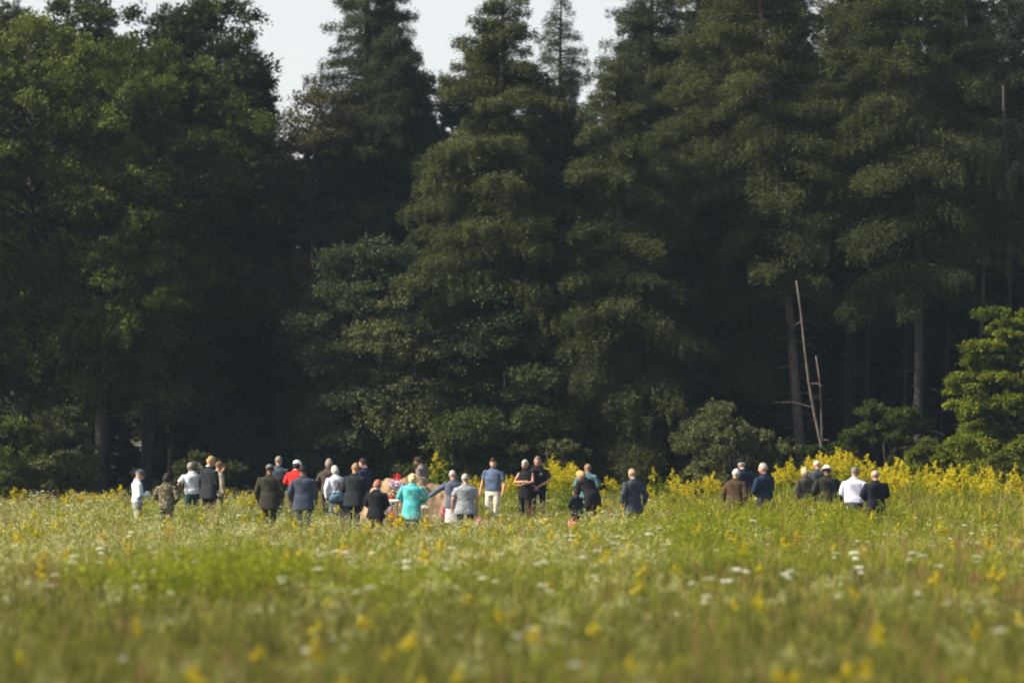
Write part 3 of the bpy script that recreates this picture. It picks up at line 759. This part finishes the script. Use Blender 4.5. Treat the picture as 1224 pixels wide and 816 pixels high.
def person(label, px, ytop, h, face, top, bottom, hair, hair_col, arms='down', skin=None, w=1.0, bow=.25, bend=0.0,
           sleeve='long', hem=.80, bot='trousers', hat=None, hat_col=None, visible_face=False, D=None, shoes=(.02, .02, .02),
           collar=None, group=None, topname='jacket', turn=0.0, extra=None, cat='person', stance=.10, hands_z=0):
    """face: degrees the figure faces, 0 = away from the camera, 90 = toward the photo's left, -90 = right, 180 = at the camera"""
    eff = h - (.05 * bow) - .35 * (1 - math.cos(bend)) - .0
    if bend > .3: eff = h * (.53 + .47 * math.cos(bend))
    D = D or FPX * (CAM_H - eff) / (ytop - HOR)
    s = h / 1.75
    root = empty('person', (wx(px, D) , D, 0), math.radians(face)); root.scale = (s, s, s)
    pr_ = random.Random(px * 7 + 1); root.rotation_euler = (pr_.uniform(-.03, .03), pr_.uniform(-.04, .04), math.radians(face + pr_.uniform(-12, 12)))
    tag(root, label, cat, group)
    skin = skin or SKIN; sd_ = int(px); w = w * 1.1; HS = 1.07; bow = bow + .1
    # arm joints
    A = {}
    for sx in (-1, 1):
        sh = (sx * .176 * w, 0, 1.385)
        kind = arms if isinstance(arms, str) else arms[0 if sx < 0 else 1]
        if kind == 'down': el, wr = (sx * (.235 * w + .02), -.02, 1.14), (sx * (.235 * w + .01), .05, .90)
        elif kind == 'clasp': el, wr = (sx * (.24 * w + .03), .03, 1.16), (sx * .055, .21, .98)
        elif kind == 'fold': el, wr = (sx * (.22 * w + .03), .05, 1.16), (-sx * .01, .24, 1.13 + .03 * sx)
        elif kind == 'phone': el, wr = (sx * (.2 * w + .02), .05, 1.15), (sx * .13, .32, 1.16)
        elif kind == 'reach': el, wr = (sx * .22, .20, 1.22), (sx * .20, .47, 1.12)
        elif kind == 'side': el, wr = (sx * .42, .08, 1.28), (sx * .64, .20, 1.12)
        elif kind == 'hip': el, wr = (sx * (.36 * w), -.06, 1.17), (sx * .20, .04, 1.00)
        elif kind == 'lift': el, wr = (sx * .28, .12, 1.22), (sx * .20, .24, 1.45)
        elif kind == 'back': el, wr = (sx * (.26 * w), -.10, 1.16), (sx * .06, -.19, .97)
        jr = np.random.default_rng(sd_ * 3 + sx + 7); j1 = jr.normal(0, .022, 3); j2 = jr.normal(0, .018, 3) + j1 * .5
        A[sx] = (np.array(sh) + np.array([0, jr.normal(0, .012), jr.normal(0, .010)]), np.array(el) + j1, np.array(wr) + j2)
    def bendf(co):
        if bend <= 0: return co
        co = np.array(co, float); t = np.clip((co[:, 2] - .88) / .25, 0, 1); an = bend * t * t * (3 - 2 * t)
        y, z = co[:, 1].copy(), co[:, 2] - .95
        hang = co[:, 2] >= .80
        co[:, 1] = np.where(hang, y * np.cos(an) + z * np.sin(an), y); co[:, 2] = np.where(hang, .95 - y * np.sin(an) + z * np.cos(an), co[:, 2])
        return co
    b = bendf if bend > 0 else None
    # head transform
    cb, sb = math.cos(-bow), math.sin(-bow); ct, st = math.cos(turn), math.sin(turn)
    Mh = np.array([[1, 0, 0], [0, cb, -sb], [0, sb, cb]]) @ np.array([[ct, -st, 0], [st, ct, 0], [0, 0, 1]]); hn = np.array([0, .0, 1.53])
    def H(p): return hn + Mh @ (np.array(p) - hn)
    hc = H((0, .02, 1.625))
    # body
    mb = MB()
    mb.loft([(0, .0, .86, .13 * w, .09), (0, -.01, .93, .165 * w, .115), (0, 0, 1.06, .14 * w, .095), (0, .0, 1.22, .165 * w, .11), (0, -.01, 1.36, .18 * w, .105), (0, -.01, 1.44, .14 * w, .08), (0, -.01, 1.48, .06, .06)], 16)
    for sx in (-1, 1):
        x0 = sx * .085 * w
        mb.tube([(x0, 0, .95), (x0 * 1.1, .01, .70), (sx * stance, .015, .49), (sx * stance, -.005, .30), (sx * stance, -.02, .09), (sx * stance, -.02, .03)], [.088, .078, .056, .055, .037, .04], 10)
        mb.tube([(sx * stance, -.05, .035), (sx * stance, .05, .035), (sx * stance * 1.05, .15, .025)], [(.038, .03), (.042, .03), (.035, .02)], 8)
        sh, el, wr = A[sx]
        mb.tube([sh * np.array([.8, 1, 1]), sh + np.array([0, 0, -.012]), (sh + el) / 2, el, (el * .6 + wr * .4), wr], [.04, .050, .048, .040, .039, .027], 10)
        dd = wr - el
        hand(mb, wr, dd / np.linalg.norm(dd) + (np.array([0, 0, -.5]) if arms in ('clasp', 'down') else 0), sx)
    mb.tube([(0, -.01, 1.42), H((0, 0, 1.50)), H((0, .01, 1.58))], [.065, .056, .055], 10)
    def hs(p):
        x, y, z = p
        if z < -.1: x *= 1 - .32 * (-z - .1); 
        if z < -.2 and y < 0: y *= 1 - .5 * (-z - .2)
        return (x, y, z)
    mb.ball(hc, (.085, .107, .127), 16, 12, hs, Mh)
    mb.tube([H((0, .112, 1.66)), H((0, .134, 1.62)), H((0, .116, 1.605))], [.010, .016, .012], 6)      # nose
    mb.tube([H((0, .09, 1.585)), H((0, .105, 1.575)), H((0, .09, 1.555))], [.018, .016, .02], 6)        # lips and chin
    for sx in (-1, 1):
        mb.ball(H((sx * .078, .01, 1.63)), (.015, .024, .036), 8, 6, None, Mh)                        # ears
        mb.tube([H((sx * .012, .104, 1.672)), H((sx * .05, .09, 1.672))], [.009, .008], 6)             # brow
    put('body', remesh(mb, .013, 'body', skin, bend=b), root)
    if visible_face:
        for sx in (-1, 1):
            e = MB(); e.ball(H((sx * .031, .106, 1.647)), (.014, .010, .008), 8, 6, None, Mh)
            put('eye', e.mesh('eye', cloth((.03, .02, .015), 'eye', .3)), root)
        e = MB(); e.tube([H((-.024, .108, 1.578)), H((0, .118, 1.580)), H((.024, .108, 1.578))], [.003, .006, .003], 6)
        put('mouth', e.mesh('mouth', cloth((.35, .12, .10), 'mouth', .5)), root)
    # hair
    if hair:
        hb = MB()
        def hf(p, kind=hair):
            x, y, z = p; k = 1.0
            front = y > .15 and z < .62 - .3 * (1 - y)
            low = z < -.28
            if kind == 'bald':
                if z > .45 or (y > .1) or z < -.4: k = .8
            else:
                if front: k = .80
                elif low and kind == 'short': k = .78
                elif kind == 'bob' and z < -.2: return (x * 1.12, y * 1.1 - .08, z * 1.1) if y < .1 else (x * .8, y * .8, z)
                elif kind == 'long' and z < -.1: return (x * 1.15, min(y, -.05) * .9 - .25, z * 2.0)
            n_ = 1 + .06 * math.sin(x * 9 + sd_) * math.sin(y * 8 + z * 7) + .03 * math.sin(x * 23 + z * 19)
            return (x * k * n_, y * k * n_, z * k * n_)
        hb.ball(H((0, .008, 1.640)), (.098, .119, .136) if hair != 'short' else (.095, .118, .134), 18, 14, hf, Mh)
        me = hb.mesh('hair', cloth(hair_col, 'hair', .7, 30, .35))
        if b:
            co = np.array([v.co for v in me.vertices]); me.vertices.foreach_set('co', np.ascontiguousarray(b(co), np.float32).ravel())
        put('hair', me, root)
    def simple(mbx, nm, mt):
        me = mbx.mesh(nm, mt)
        if b:
            co = np.array([v.co for v in me.vertices]); me.vertices.foreach_set('co', np.ascontiguousarray(b(co), np.float32).ravel())
        return put(nm, me, root)
    if hat:
        hb = MB()
        hb.ball(H((0, .008, 1.685)), (.107, .128, .094), 18, 10, lambda p: (p[0], p[1], max(p[2], -.35)), Mh)
        if hat == 'cap':
            hb.loft([(0, .0, 0, .001, .001)] * 2, 6) if False else hb.ball(H((0, .125, 1.675)), (.065, .065, .009), 12, 6, None, Mh)
        if hat == 'brim': hb.ball(H((0, .01, 1.665)), (.155, .17, .010), 18, 6, None, Mh)
        simple(hb, 'hat' if hat == 'brim' else 'cap', cloth(hat_col, 'hat_cloth', .9))
    # top garment
    g = MB(); k = 1.0
    flare = .02 if hem < .85 else 0
    hw = .185 * w + flare
    g.loft([(0, -.01, hem, hw + flare, .135 + flare), (0, -.01, hem + .06, hw + flare * .8, .135 + flare), (0, -.01, max(hem + .1, .98), .188 * w, .135), (0, 0, 1.10, .175 * w, .122), (0, 0, 1.24, .192 * w, .132),
            (0, -.01, 1.36, .205 * w, .135), (0, -.012, 1.42, .178 * w, .115), (0, -.01, 1.47, .115, .085), (0, -.0, 1.525, .074, .072)], 20, .92)
    for sx in (-1, 1):
        sh, el, wr = A[sx]
        if sleeve == 'none': continue
        if sleeve == 'short':
            m_ = sh + (el - sh) * .72
            g.tube([sh * np.array([.62, 1, 1]) + np.array([0, 0, -.01]), sh + np.array([sx * .008, 0, -.012]), (sh + m_) / 2, m_], [.068, .074, .070, .074], 12)
        else:
            e = wr - (wr - el) * .06
            g.tube([sh * np.array([.62, 1, 1]) + np.array([0, 0, -.01]), sh + np.array([sx * .008, 0, -.012]), (sh + el) / 2, el, (el + e) / 2, e], [.070, .082, .078, .070, .062, .050], 12)
    put(topname, remesh(g, .015, topname, top if not isinstance(top, tuple) else cloth(top, topname + '_cloth'), .009, sd_, b), root)
    if collar:
        c = MB(); c.tube([H((.058 * math.cos(a), .058 * math.sin(a), 1.505)) for a in np.linspace(0, 6.28, 13)], .014, 6, cap=False)
        simple(c, 'collar', cloth(collar, 'collar_cloth'))
    # bottoms
    g = MB()
    if bot == 'trousers':
        g.loft([(0, -.005, .80, .17 * w, .115), (0, -.01, .90, .180 * w, .125), (0, -.005, 1.0, .165 * w, .112), (0, 0, 1.05, .155 * w, .107)], 18)
        for sx in (-1, 1):
            x0 = sx * .088 * w
            g.tube([(x0, 0, .93), (x0 * 1.1, .008, .70), (sx * stance, .012, .48), (sx * stance, -.005, .28), (sx * stance, -.015, .07)], [.094, .088, .072, .069, .068], 12)
    else:
        hz = .42 if bot == 'skirt' else .18
        g.loft([(0, 0, hz, .24 * w, .19), (0, 0, .6, .215 * w, .165), (0, -.01, .85, .185 * w, .135), (0, 0, 1.02, .155 * w, .108)], 18)
    put('trousers' if bot == 'trousers' else 'skirt', remesh(g, .016, bot, cloth(bottom, bot + '_cloth') if isinstance(bottom, tuple) else bottom, .006, sd_ + 3, b), root)
    for sx in (-1, 1):
        sh_ = MB(); sh_.tube([(sx * stance, -.09, .045), (sx * stance, 0, .05), (sx * stance * 1.03, .09, .04), (sx * stance * 1.05, .18, .028), (sx * stance * 1.05, .20, .025)], [(.03, .04), (.043, .048), (.048, .038), (.042, .027), (.02, .015)], 10)
        put('shoe', sh_.mesh('shoe', cloth(shoes, 'shoe', .5)), root)
    if extra: extra(root, H, simple)
    kids = list(root.children); nm = lambda o: o.name.split('.')[0]
    garment = [o for o in kids if nm(o) == topname]; frame = [o for o in kids if nm(o) == 'sunglass_frame']
    for o in kids:
        if nm(o) in ('collar', 'chest_emblem') and garment: o.parent = garment[0]
        if nm(o) == 'sunglass_lens' and frame: o.parent = frame[0]
    return root

CAMO = cloth((0.05, 0.05, 0.03), 'camouflage_cloth', .9, col2=(0.16, 0.14, 0.09), pat=14)
GREYPAT = cloth((0.17, 0.18, 0.20), 'patterned_grey_cloth', .9, col2=(0.30, 0.31, 0.34), pat=22)
NAVY = (0.016, 0.022, 0.045); BLACK = (0.012, 0.012, 0.015); CHAR = (0.018, 0.02, 0.025); OLIVE = (0.032, 0.031, 0.02); SLATE = (0.045, 0.055, 0.08)
WHITEH = (0.40, 0.38, 0.34); GREYH = (0.19, 0.175, 0.15); DARKH = (0.03, 0.022, 0.018); BROWNH = (0.13, 0.08, 0.045); BLOND = (0.45, 0.34, 0.18)

def people():
    P = person
    P('elderly man in pale blue long sleeved shirt and dark cap holding one hand out', 165, 562, 1.70, -75, (.50, .56, .62), (.22, .23, .19), 'short', GREYH, ('down', 'phone'), hat='cap', hat_col=(.05, .06, .06), bow=.45, hem=.95, topname='shirt', skin=SKIN2, w=1.05)
    P('person in brown camouflage uniform with dark hair, back turned', 199, 566, 1.64, -25, CAMO, CAMO, 'bob', DARKH, 'clasp', bow=.3, hem=.86)
    P('grey haired man in white short sleeved shirt and dark green trousers', 231, 557, 1.72, 10, (.62, .63, .68), (.02, .05, .05), 'short', GREYH, ('hip', 'down'), sleeve='short', hem=.94, topname='shirt', skin=SKIN3, bow=.3, D=97.5)
    P('tallest man in charcoal suit with sandy blond hair beside the white shirted man', 249, 546, 1.88, -50, CHAR, BLACK, 'short', (.34, .23, .10), 'clasp', skin=SKIN2, bow=.3, collar=(.7, .7, .7), hem=.76, w=1.2)
    P('person in khaki shirt mostly hidden behind the tall charcoal suited man', 261, 571, 1.68, -60, (.24, .22, .15), (.12, .11, .07), 'short', BROWNH, ('lift', 'down'), bow=.2, topname='shirt', D=100.8)
    P('person in long dark olive coat with a grey flat cap, back turned', 322, 556, 1.74, 5, OLIVE, OLIVE, 'short', DARKH, 'down', hat='cap', hat_col=(.13, .13, .12), w=1.15, hem=.66, bow=.35, skin=SKIN3, topname='coat')
    P('grey haired man in blue grey shirt behind the olive coated person', 330, 553, 1.80, 0, (.06, .075, .10), CHAR, 'short', GREYH, 'clasp', hem=.92, D=101.7, topname='shirt')
    P('person in bright red shirt with white cap between two dark suits', 353, 555, 1.74, -10, (.58, .025, .02), BLACK, 'bob', DARKH, 'clasp', hat='cap', hat_col=(.7, .7, .68), hem=.90, D=98.9, collar=(.8, .8, .8), topname='shirt')
    P('broad black haired man in slate blue suit, back turned', 364, 557, 1.76, 8, SLATE, (.05, .055, .07), 'short', (.015, .015, .018), 'down', w=1.14, hem=.70, bow=.25, skin=SKIN3)
    P('grey brown haired person in dark brown behind the white haired woman', 394, 555, 1.75, 0, (.06, .045, .04), BLACK, 'bob', (.20, .17, .14), 'clasp', D=100.8)
    def bag(root, H, simple):
        m = MB(); m.tube([(.13, -.10, 1.42), (.0, -.16, 1.2), (-.12, -.14, 1.0)], .013, 6); simple(m, 'shoulder_strap', cloth(BLACK, 'strap'))
        m = MB(); m.box((.17, -.15, 1.20), (.10, .05, .13)); simple(m, 'dark_bag', cloth((.05, .03, .03), 'bag'))
        m = MB(); m.loft([(0, -.01, .82, .235, .175), (0, -.01, .95, .225, .17), (0, -.01, 1.06, .20, .15)], 16); simple(m, 'denim_wrap', cloth((.10, .17, .24), 'denim'))
    P('white haired woman in white blouse with denim tied over a long navy skirt', 404, 557, 1.66, 10, (.60, .62, .66), (.03, .04, .07), 'bob', WHITEH, 'down', bot='long_skirt', hem=.95, topname='blouse', extra=bag)
    P('sandy haired man in charcoal suit next to the white haired woman', 421, 554, 1.80, -15, CHAR, BLACK, 'short', (.26, .18, .10), 'clasp', w=1.02, hem=.74)
    P('dark suited man in profile with a light shirt front', 437, 559, 1.76, 60, NAVY, BLACK, 'short', DARKH, 'clasp', skin=SKIN2, collar=(.6, .62, .6), D=100.8)
    P('short red haired person in black jacket beside the earth mound', 448, 574, 1.58, -20, BLACK, BLACK, 'bob', (.30, .13, .08), 'clasp', collar=(.45, .55, .65), bow=.4)
    P('blonde woman in knee length turquoise coat and dark trousers', 491, 567, 1.62, -15, (.085, .40, .40), BLACK, 'bob', (.50, .39, .22), 'clasp', hem=.62, bow=.3, w=1.08, topname='coat', stance=.11)
    P('dark haired man stooping behind the earth mound in brown grey shirt', 505, 547, 1.80, 60, (.16, .13, .12), CHAR, 'short', DARKH, 'down', skin=SKIN3, D=102.7, bend=.0, bow=.6, hem=.94, topname='shirt')
    P('grey haired woman in blue grey jacket stretching an arm toward the earth mound', 544, 566, 1.64, 15, (.08, .095, .14), (.40, .38, .38), 'short', (.30, .29, .27), ('side', 'down'), D=91.8, bot='skirt', bow=.3)
    P('grey haired woman in patterned grey short sleeved shirt and dark trousers', 556, 567, 1.62, -5, GREYPAT, BLACK, 'short', (.28, .27, .25), 'down', sleeve='short', hem=.76, w=1.15, topname='shirt', skin=SKIN2, bow=.2)
    P('man in slate blue short sleeved shirt and pale trousers facing the camera', 588, 548, 1.80, 172, (.075, .10, .16), (.58, .54, .46), 'short', DARKH, ('down', 'down'), sleeve='short', hem=.92, visible_face=True, bow=.3, turn=.4, topname='shirt', skin=SKIN2, shoes=(.3, .25, .2), w=1.05)
    P('white haired woman in sleeveless black dress with folded arms', 628, 550, 1.72, 165, BLACK, BLACK, 'short', WHITEH, 'fold', sleeve='none', visible_face=True, bot='trousers', hem=.72, topname='dress_top', w=.92, bow=.2, turn=-.2)
    def polo(root, H, simple):
        m = MB(); m.box((-.085, .132, 1.31), (.035, .006, .022)); put('chest_emblem', m.mesh('emblem', cloth((.55, .12, .12), 'emblem', col2=(.7, .7, .7), pat=60), False), root)
        for sx in (-1, 1):
            m = MB(); m.ball(H((sx * .032, .114, 1.65)), (.028, .010, .019), 10, 6); simple(m, 'sunglass_lens', cloth((.01, .01, .01), 'lens', .1))
        m = MB(); m.tube([H((-.08, .03, 1.655)), H((-.07, .10, 1.66)), H((0, .118, 1.66)), H((.07, .10, 1.66)), H((.08, .03, 1.655))], .004, 5); simple(m, 'sunglass_frame', cloth((.01, .01, .01), 'frame', .3))
        m = MB(); m.tube([(-.16, 0, 1.02), (0, .13, 1.02), (.16, 0, 1.02)], .012, 6); put('belt', m.mesh('belt', cloth((.02, .015, .01), 'belt', .4)), root)
    P('close cropped man in black polo shirt and sunglasses with hands clasped before him', 643, 546, 1.80, 178, BLACK, (.015, .016, .028), 'short', (.16, .12, .10), 'clasp', sleeve='short', hem=.95, visible_face=True, w=1.12, bow=.12, extra=polo, topname='polo_shirt', skin=SKIN2, stance=.13, shoes=(.4, .38, .33))
    P('person in teal vest and white sleeved shirt leaning beside the woman in black', 699, 567, 1.70, -15, (.07, .14, .15), CHAR, 'short', (.24, .14, .09), 'clasp', bend=.25, D=98.0, topname='vest', skin=SKIN3)
    P('reddish blonde woman in black coat bending down over the child', 708, 574, 1.72, 35, BLACK, BLACK, 'bob', (.42, .24, .11), 'reach', bend=.62, hem=.70, w=1.12, D=94.2, topname='coat')
    P('small dark haired child in black with a pink collar', 689, 592, 1.15, 40, (.014, .02, .024), BLACK, 'bob', DARKH, 'clasp', collar=(.75, .08, .18), D=93.7, w=1.15)
    P('fair haired person in grey suit standing alone right of the bending woman', 757, 561, 1.70, 25, (.04, .046, .06), (.04, .03, .03), 'short', (.30, .22, .13), 'down', hem=.68, collar=(.4, .4, .45), bow=.25)
    P('white haired woman in brown coat', 876, 561, 1.66, -10, (.055, .036, .020), (.03, .025, .02), 'short', (.58, .57, .54), 'down', hem=.66, w=1.05, topname='coat', bow=.25)
    P('man in navy coat and dark cap partly behind the brown coated woman', 888, 552, 1.78, 35, NAVY, BLACK, 'short', WHITEH, 'down', hat='cap', hat_col=(.01, .01, .018), D=98.4, topname='coat', collar=(.5, .5, .55))
    P('grey haired man in navy suit looking over his shoulder', 915, 554, 1.78, 40, (.016, .024, .055), NAVY, 'short', (.30, .28, .24), 'clasp', w=1.12, turn=.6, bow=.1, skin=SKIN2, hem=.68)
    P('pale blonde woman in dark top with a light sleeve and grey skirt', 964, 559, 1.66, 15, (.05, .048, .04), (.30, .30, .36), 'bob', (.36, .29, .19), 'down', bot='skirt', topname='cardigan')
    P('ruddy faced bald person behind the man with the white cap', 978, 556, 1.76, 20, (.05, .055, .07), CHAR, 'bald', (.5, .4, .3), 'clasp', skin=SKIN2, D=98.9)
    P('broad man in black olive coat wearing a white cap', 988, 557, 1.74, -8, (.022, .024, .019), BLACK, 'short', DARKH, 'down', hat='brim', hat_col=(.78, .76, .66), w=1.22, hem=.72, topname='coat', skin=SKIN3)
    P('grey haired man in lavender white long sleeved shirt and dark trousers, back turned', 1020, 559, 1.76, -10, (.50, .49, .62), (.035, .045, .05), 'short', (.14, .13, .12), 'clasp', w=1.12, hem=.93, topname='shirt', bow=.3)
    P('bald pink headed man in black jacket at the end of the right group', 1046, 562, 1.74, 15, (.013, .014, .022), BLACK, 'bald', (.30, .24, .19), 'clasp', w=1.15, skin=SKIN2, hem=.76, bow=.2)
people()

# ------------------------------------------------------------------ the grave site
def gravesite():
    # earth mound
    m, N, L, b = nodes('dry_earth')
    tc = N.new('ShaderNodeTexCoord'); nz = N.new('ShaderNodeTexNoise'); nz.inputs['Scale'].default_value = 3.5; nz.inputs['Detail'].default_value = 9
    L.new(tc.outputs['Object'], nz.inputs['Vector'])
    cr = N.new('ShaderNodeValToRGB'); cr.color_ramp.elements[0].color = (.12, .078, .042, 1); cr.color_ramp.elements[1].color = (.30, .205, .115, 1)
    cr.color_ramp.elements[0].position = .3; cr.color_ramp.elements[1].position = .7
    L.new(nz.outputs['Fac'], cr.inputs[0]); L.new(cr.outputs[0], b.inputs['Base Color']); b.inputs['Roughness'].default_value = 1
    bp = N.new('ShaderNodeBump'); bp.inputs['Strength'].default_value = .8; bp.inputs['Distance'].default_value = .05
    L.new(nz.outputs['Fac'], bp.inputs['Height']); L.new(bp.outputs[0], b.inputs['Normal'])
    D = 98.9; n = 90; xs = np.linspace(-1.9, 1.9, n); ys = np.linspace(-1.3, 1.3, 50)
    X, Y = np.meshgrid(xs, ys); rng = np.random.default_rng(4)
    prof = np.interp(X, [-1.7, -1.25, -.9, -.2, .15, .45, .9, 1.25, 1.6], [0, 1.0, 1.25, 1.32, 1.25, 1.08, 1.02, .95, 0])
    fy = np.clip(1 - (np.abs(Y) / 1.15) ** 2.2, 0, 1) ** .7
    nz_ = .05 * vnoise(X, Y, 6, 1) + .035 * vnoise(X, Y, 14, 2) + .02 * vnoise(X, Y, 35, 3)
    Z = prof * fy * (1 + nz_) + nz_ * .6 * (prof > .05) - .02
    V = np.stack([X, Y, Z * 1.02], -1).reshape(-1, 3); F = [[j * n + i, j * n + i + 1, (j + 1) * n + i + 1, (j + 1) * n + i] for j in range(49) for i in range(n - 1)]
    mo = put('earth_mound', mesh_np('earth_mound', V, F, m, smooth=True), None, (wx(503, D), D, 0))
    tag(mo, 'pale brown heap of dug earth behind the turquoise coated woman', 'mound')

    def blossoms(mb, c, r, n, rng, size=.05, flat=(1, 1, 1)):
        v = rng.normal(size=(n, 3)); v /= np.linalg.norm(v, axis=1, keepdims=True)
        C = np.array(c) + v * r * np.array(flat) * rng.uniform(.7, 1, (n, 1)); lf(mb, rng, C, rng.normal(size=(n, 3)), size, size * .8, v * 1.5)
    def flmat(nm, c1, c2): return leafmat(nm, c1, c2, .25)
    LAV = flmat('lavender_petals', (.45, .25, .55), (.75, .55, .80)); RED = flmat('red_petals', (.55, .02, .03), (.8, .05, .06)); PK = PM['pink']
    WH = PM['white']; ORG = flmat('orange_petals', (.75, .12, .02), (.85, .22, .04)); GRN = flmat('bouquet_leaves', (.02, .05, .02), (.05, .10, .03))
    # standing spray on an easel
    D = 95.6; root = empty('funeral_flower_spray', (wx(475, D), D, 0)); tag(root, 'standing flower spray with red top, lavender and white blossoms on an easel', 'flower spray')
    zt = wz(566, D)
    mb = MB()
    for a in (-.22, .22): mb.tube([(a, -.12, 0), (a * .2, .02, zt - .25)], .012, 6)
    mb.tube([(0, .35, 0), (0, .04, zt - .25)], .012, 6); mb.tube([(-.16, -.08, .6), (.16, -.08, .6)], .01, 6)
    put('easel', mb.mesh('easel', cloth((.08, .06, .04), 'easel_wood', .6)), root)
    for mt, nm, parts in ((RED, 'red_blossoms', [((0, -.05, zt - .09), .10, 90), ((-.20, -.1, zt - .62), .09, 70), ((.02, -.14, zt - .55), .07, 50)]),
                          (LAV, 'lavender_blossoms', [((-.09, -.08, zt - .26), .12, 110), ((.10, -.08, zt - .28), .13, 120), ((.05, -.08, zt - .42), .1, 60)]),
                          (WH, 'white_blossoms', [((0, -.14, zt - .24), .08, 50), ((-.26, -.1, zt - .80), .07, 40)]),
                          (GRN, 'greenery', [((0, 0, zt - .42), .24, 200), ((-.12, 0, zt - .7), .18, 120)])):
        mb = MB(); rr = np.random.default_rng(len(nm))
        for c, r_, n_ in parts: blossoms(mb, c, r_, n_, rr)
        put(nm, mb.mesh(nm, mt, False), root)
    # low white table
    D = 94.0; root = empty('folding_table', (wx(470, D), D, 0)); tag(root, 'narrow white topped table in front of the flower spray', 'table')
    mb = MB(); mb.box((.05, 0, wz(598, D)), (.36, .2, .025)); put('table_top', mb.mesh('top', cloth((.8, .8, .8), 'white_plastic', .5), False), root)
    for sx in (-.26, .34):
        for sy in (-.16, .16):
            mb = MB(); mb.tube([(sx, sy, 0), (sx, sy, wz(598, D) - .02)], .013, 6); put('leg', mb.mesh('leg', cloth((.4, .4, .4), 'leg_metal', .4)), root)
    # potted arrangements
    def pot(px, py, D, mt, nm, label, potcol, hgt, r=.12):
        root = empty('flower_pot', (wx(px, D), D, 0)); tag(root, label, 'flowers'); rr = np.random.default_rng(int(px))
        mb = MB(); mb.loft([(0, 0, 0, .075, .075), (0, 0, .12, .10, .10), (0, 0, .16, .105, .105), (0, 0, .165, .09, .09)], 14); put('pot', mb.mesh('pot', cloth(potcol, 'pot_clay', .6)), root)
        z = wz(py, D); mb = MB()
        for i in range(9):
            a = i * .7; mb.tube([(0, 0, .12), (math.cos(a) * r * .7, math.sin(a) * r * .7, z - .02)], .004, 4, cap=False)
        blossoms(mb, (0, 0, (z + .15) / 2), r * .8, 60, rr, .07, (1, 1, 2)); put('stems', mb.mesh('stems', GRN, False), root)
        mb = MB(); blossoms(mb, (0, 0, z), r, 110, rr, .045, (1, 1, hgt)); put(nm, mb.mesh(nm, mt, False), root)
    pot(462, 606, 92.9, LAV, 'blossoms', 'pot of lavender flowers at the feet of the red haired person', (.2, .15, .12), 1.0, .15)
    pot(468, 618, 91.9, ORG, 'blossoms', 'pot of orange red flowers below the white topped table', (.3, .1, .05), 1.4, .08)
    pot(508, 606, 92.7, WH, 'blossoms', 'pot of white flowers right of the turquoise coat', (.05, .07, .05), .6, .09)
    pot(510, 622, 91.4, PK, 'blossoms', 'pot of pale pink flowers below the white ones', (.3, .2, .2), 1.5, .08)
    pot(530, 612, 92.3, PK, 'blossoms', 'tall pink flowers left of the woman stretching an arm', (.3, .2, .2), 2.4, .07)
    pot(573, 622, 91.2, PK, 'blossoms', 'pink flower spike right of the patterned grey shirt', (.3, .2, .2), 2.0, .06)
    # pink bag and pale stone by the feet
    D = 92.7; root = empty('gift_bag', (wx(686, D), D, 0)); tag(root, 'small pink bag standing in the grass before the child', 'bag')
    mb = MB(); zt = wz(623, D); mb.loft([(0, 0, 0, .11, .06), (0, 0, zt * .5, .13, .07), (0, 0, zt, .14, .075)], 12, .6); put('bag_body', mb.mesh('bag', cloth((.75, .13, .22), 'pink_paper', .6)), root)
    mb = MB(); mb.tube([(-.07, 0, zt - .01), (-.05, 0, zt + .09), (.05, 0, zt + .09), (.07, 0, zt - .01)], .008, 6); put('handle', mb.mesh('handle', cloth((.7, .1, .2), 'cord', .7)), root)
    D = 94.7; mb = MB(); mb.ball((0, 0, .12), (.20, .16, .16), 14, 9, lambda p: (p[0] * (1 + .1 * math.sin(5 * p[1])), p[1], p[2] * (1 + .1 * math.sin(4 * p[0]))))
    st = put('pale_stone', mb.mesh('stone', cloth((.55, .53, .42), 'limestone', .9)), None, (wx(650, D), D, .25)); tag(st, 'pale rounded stone at the feet of the man in black polo shirt', 'stone'); st.location.z = .12
gravesite()

# ------------------------------------------------------------------ faint late summer haze
def haze():
    x0, x1, y0, y1, z0, z1 = -430, 430, -130, 630, -1, 34
    V = [(x, y, z) for z in (z0, z1) for y in (y0, y1) for x in (x0, x1)]
    F = [[0, 2, 3, 1], [4, 5, 7, 6], [0, 1, 5, 4], [2, 6, 7, 3], [0, 4, 6, 2], [1, 3, 7, 5]]
    m = bpy.data.materials.new('haze'); m.use_nodes = True; N = m.node_tree.nodes
    N.remove(N['Principled BSDF']); v = N.new('ShaderNodeVolumePrincipled')
    v.inputs['Color'].default_value = (.6, .8, 1, 1); v.inputs['Density'].default_value = 0.00017; v.inputs['Anisotropy'].default_value = 0.2
    m.node_tree.links.new(v.outputs[0], N['Material Output'].inputs['Volume'])
    o = put('haze', mesh_np('haze', V, F, m)); o['kind'] = 'stuff'; o['label'] = 'faint pale haze in front of the dark forest'; o['category'] = 'haze'
haze()
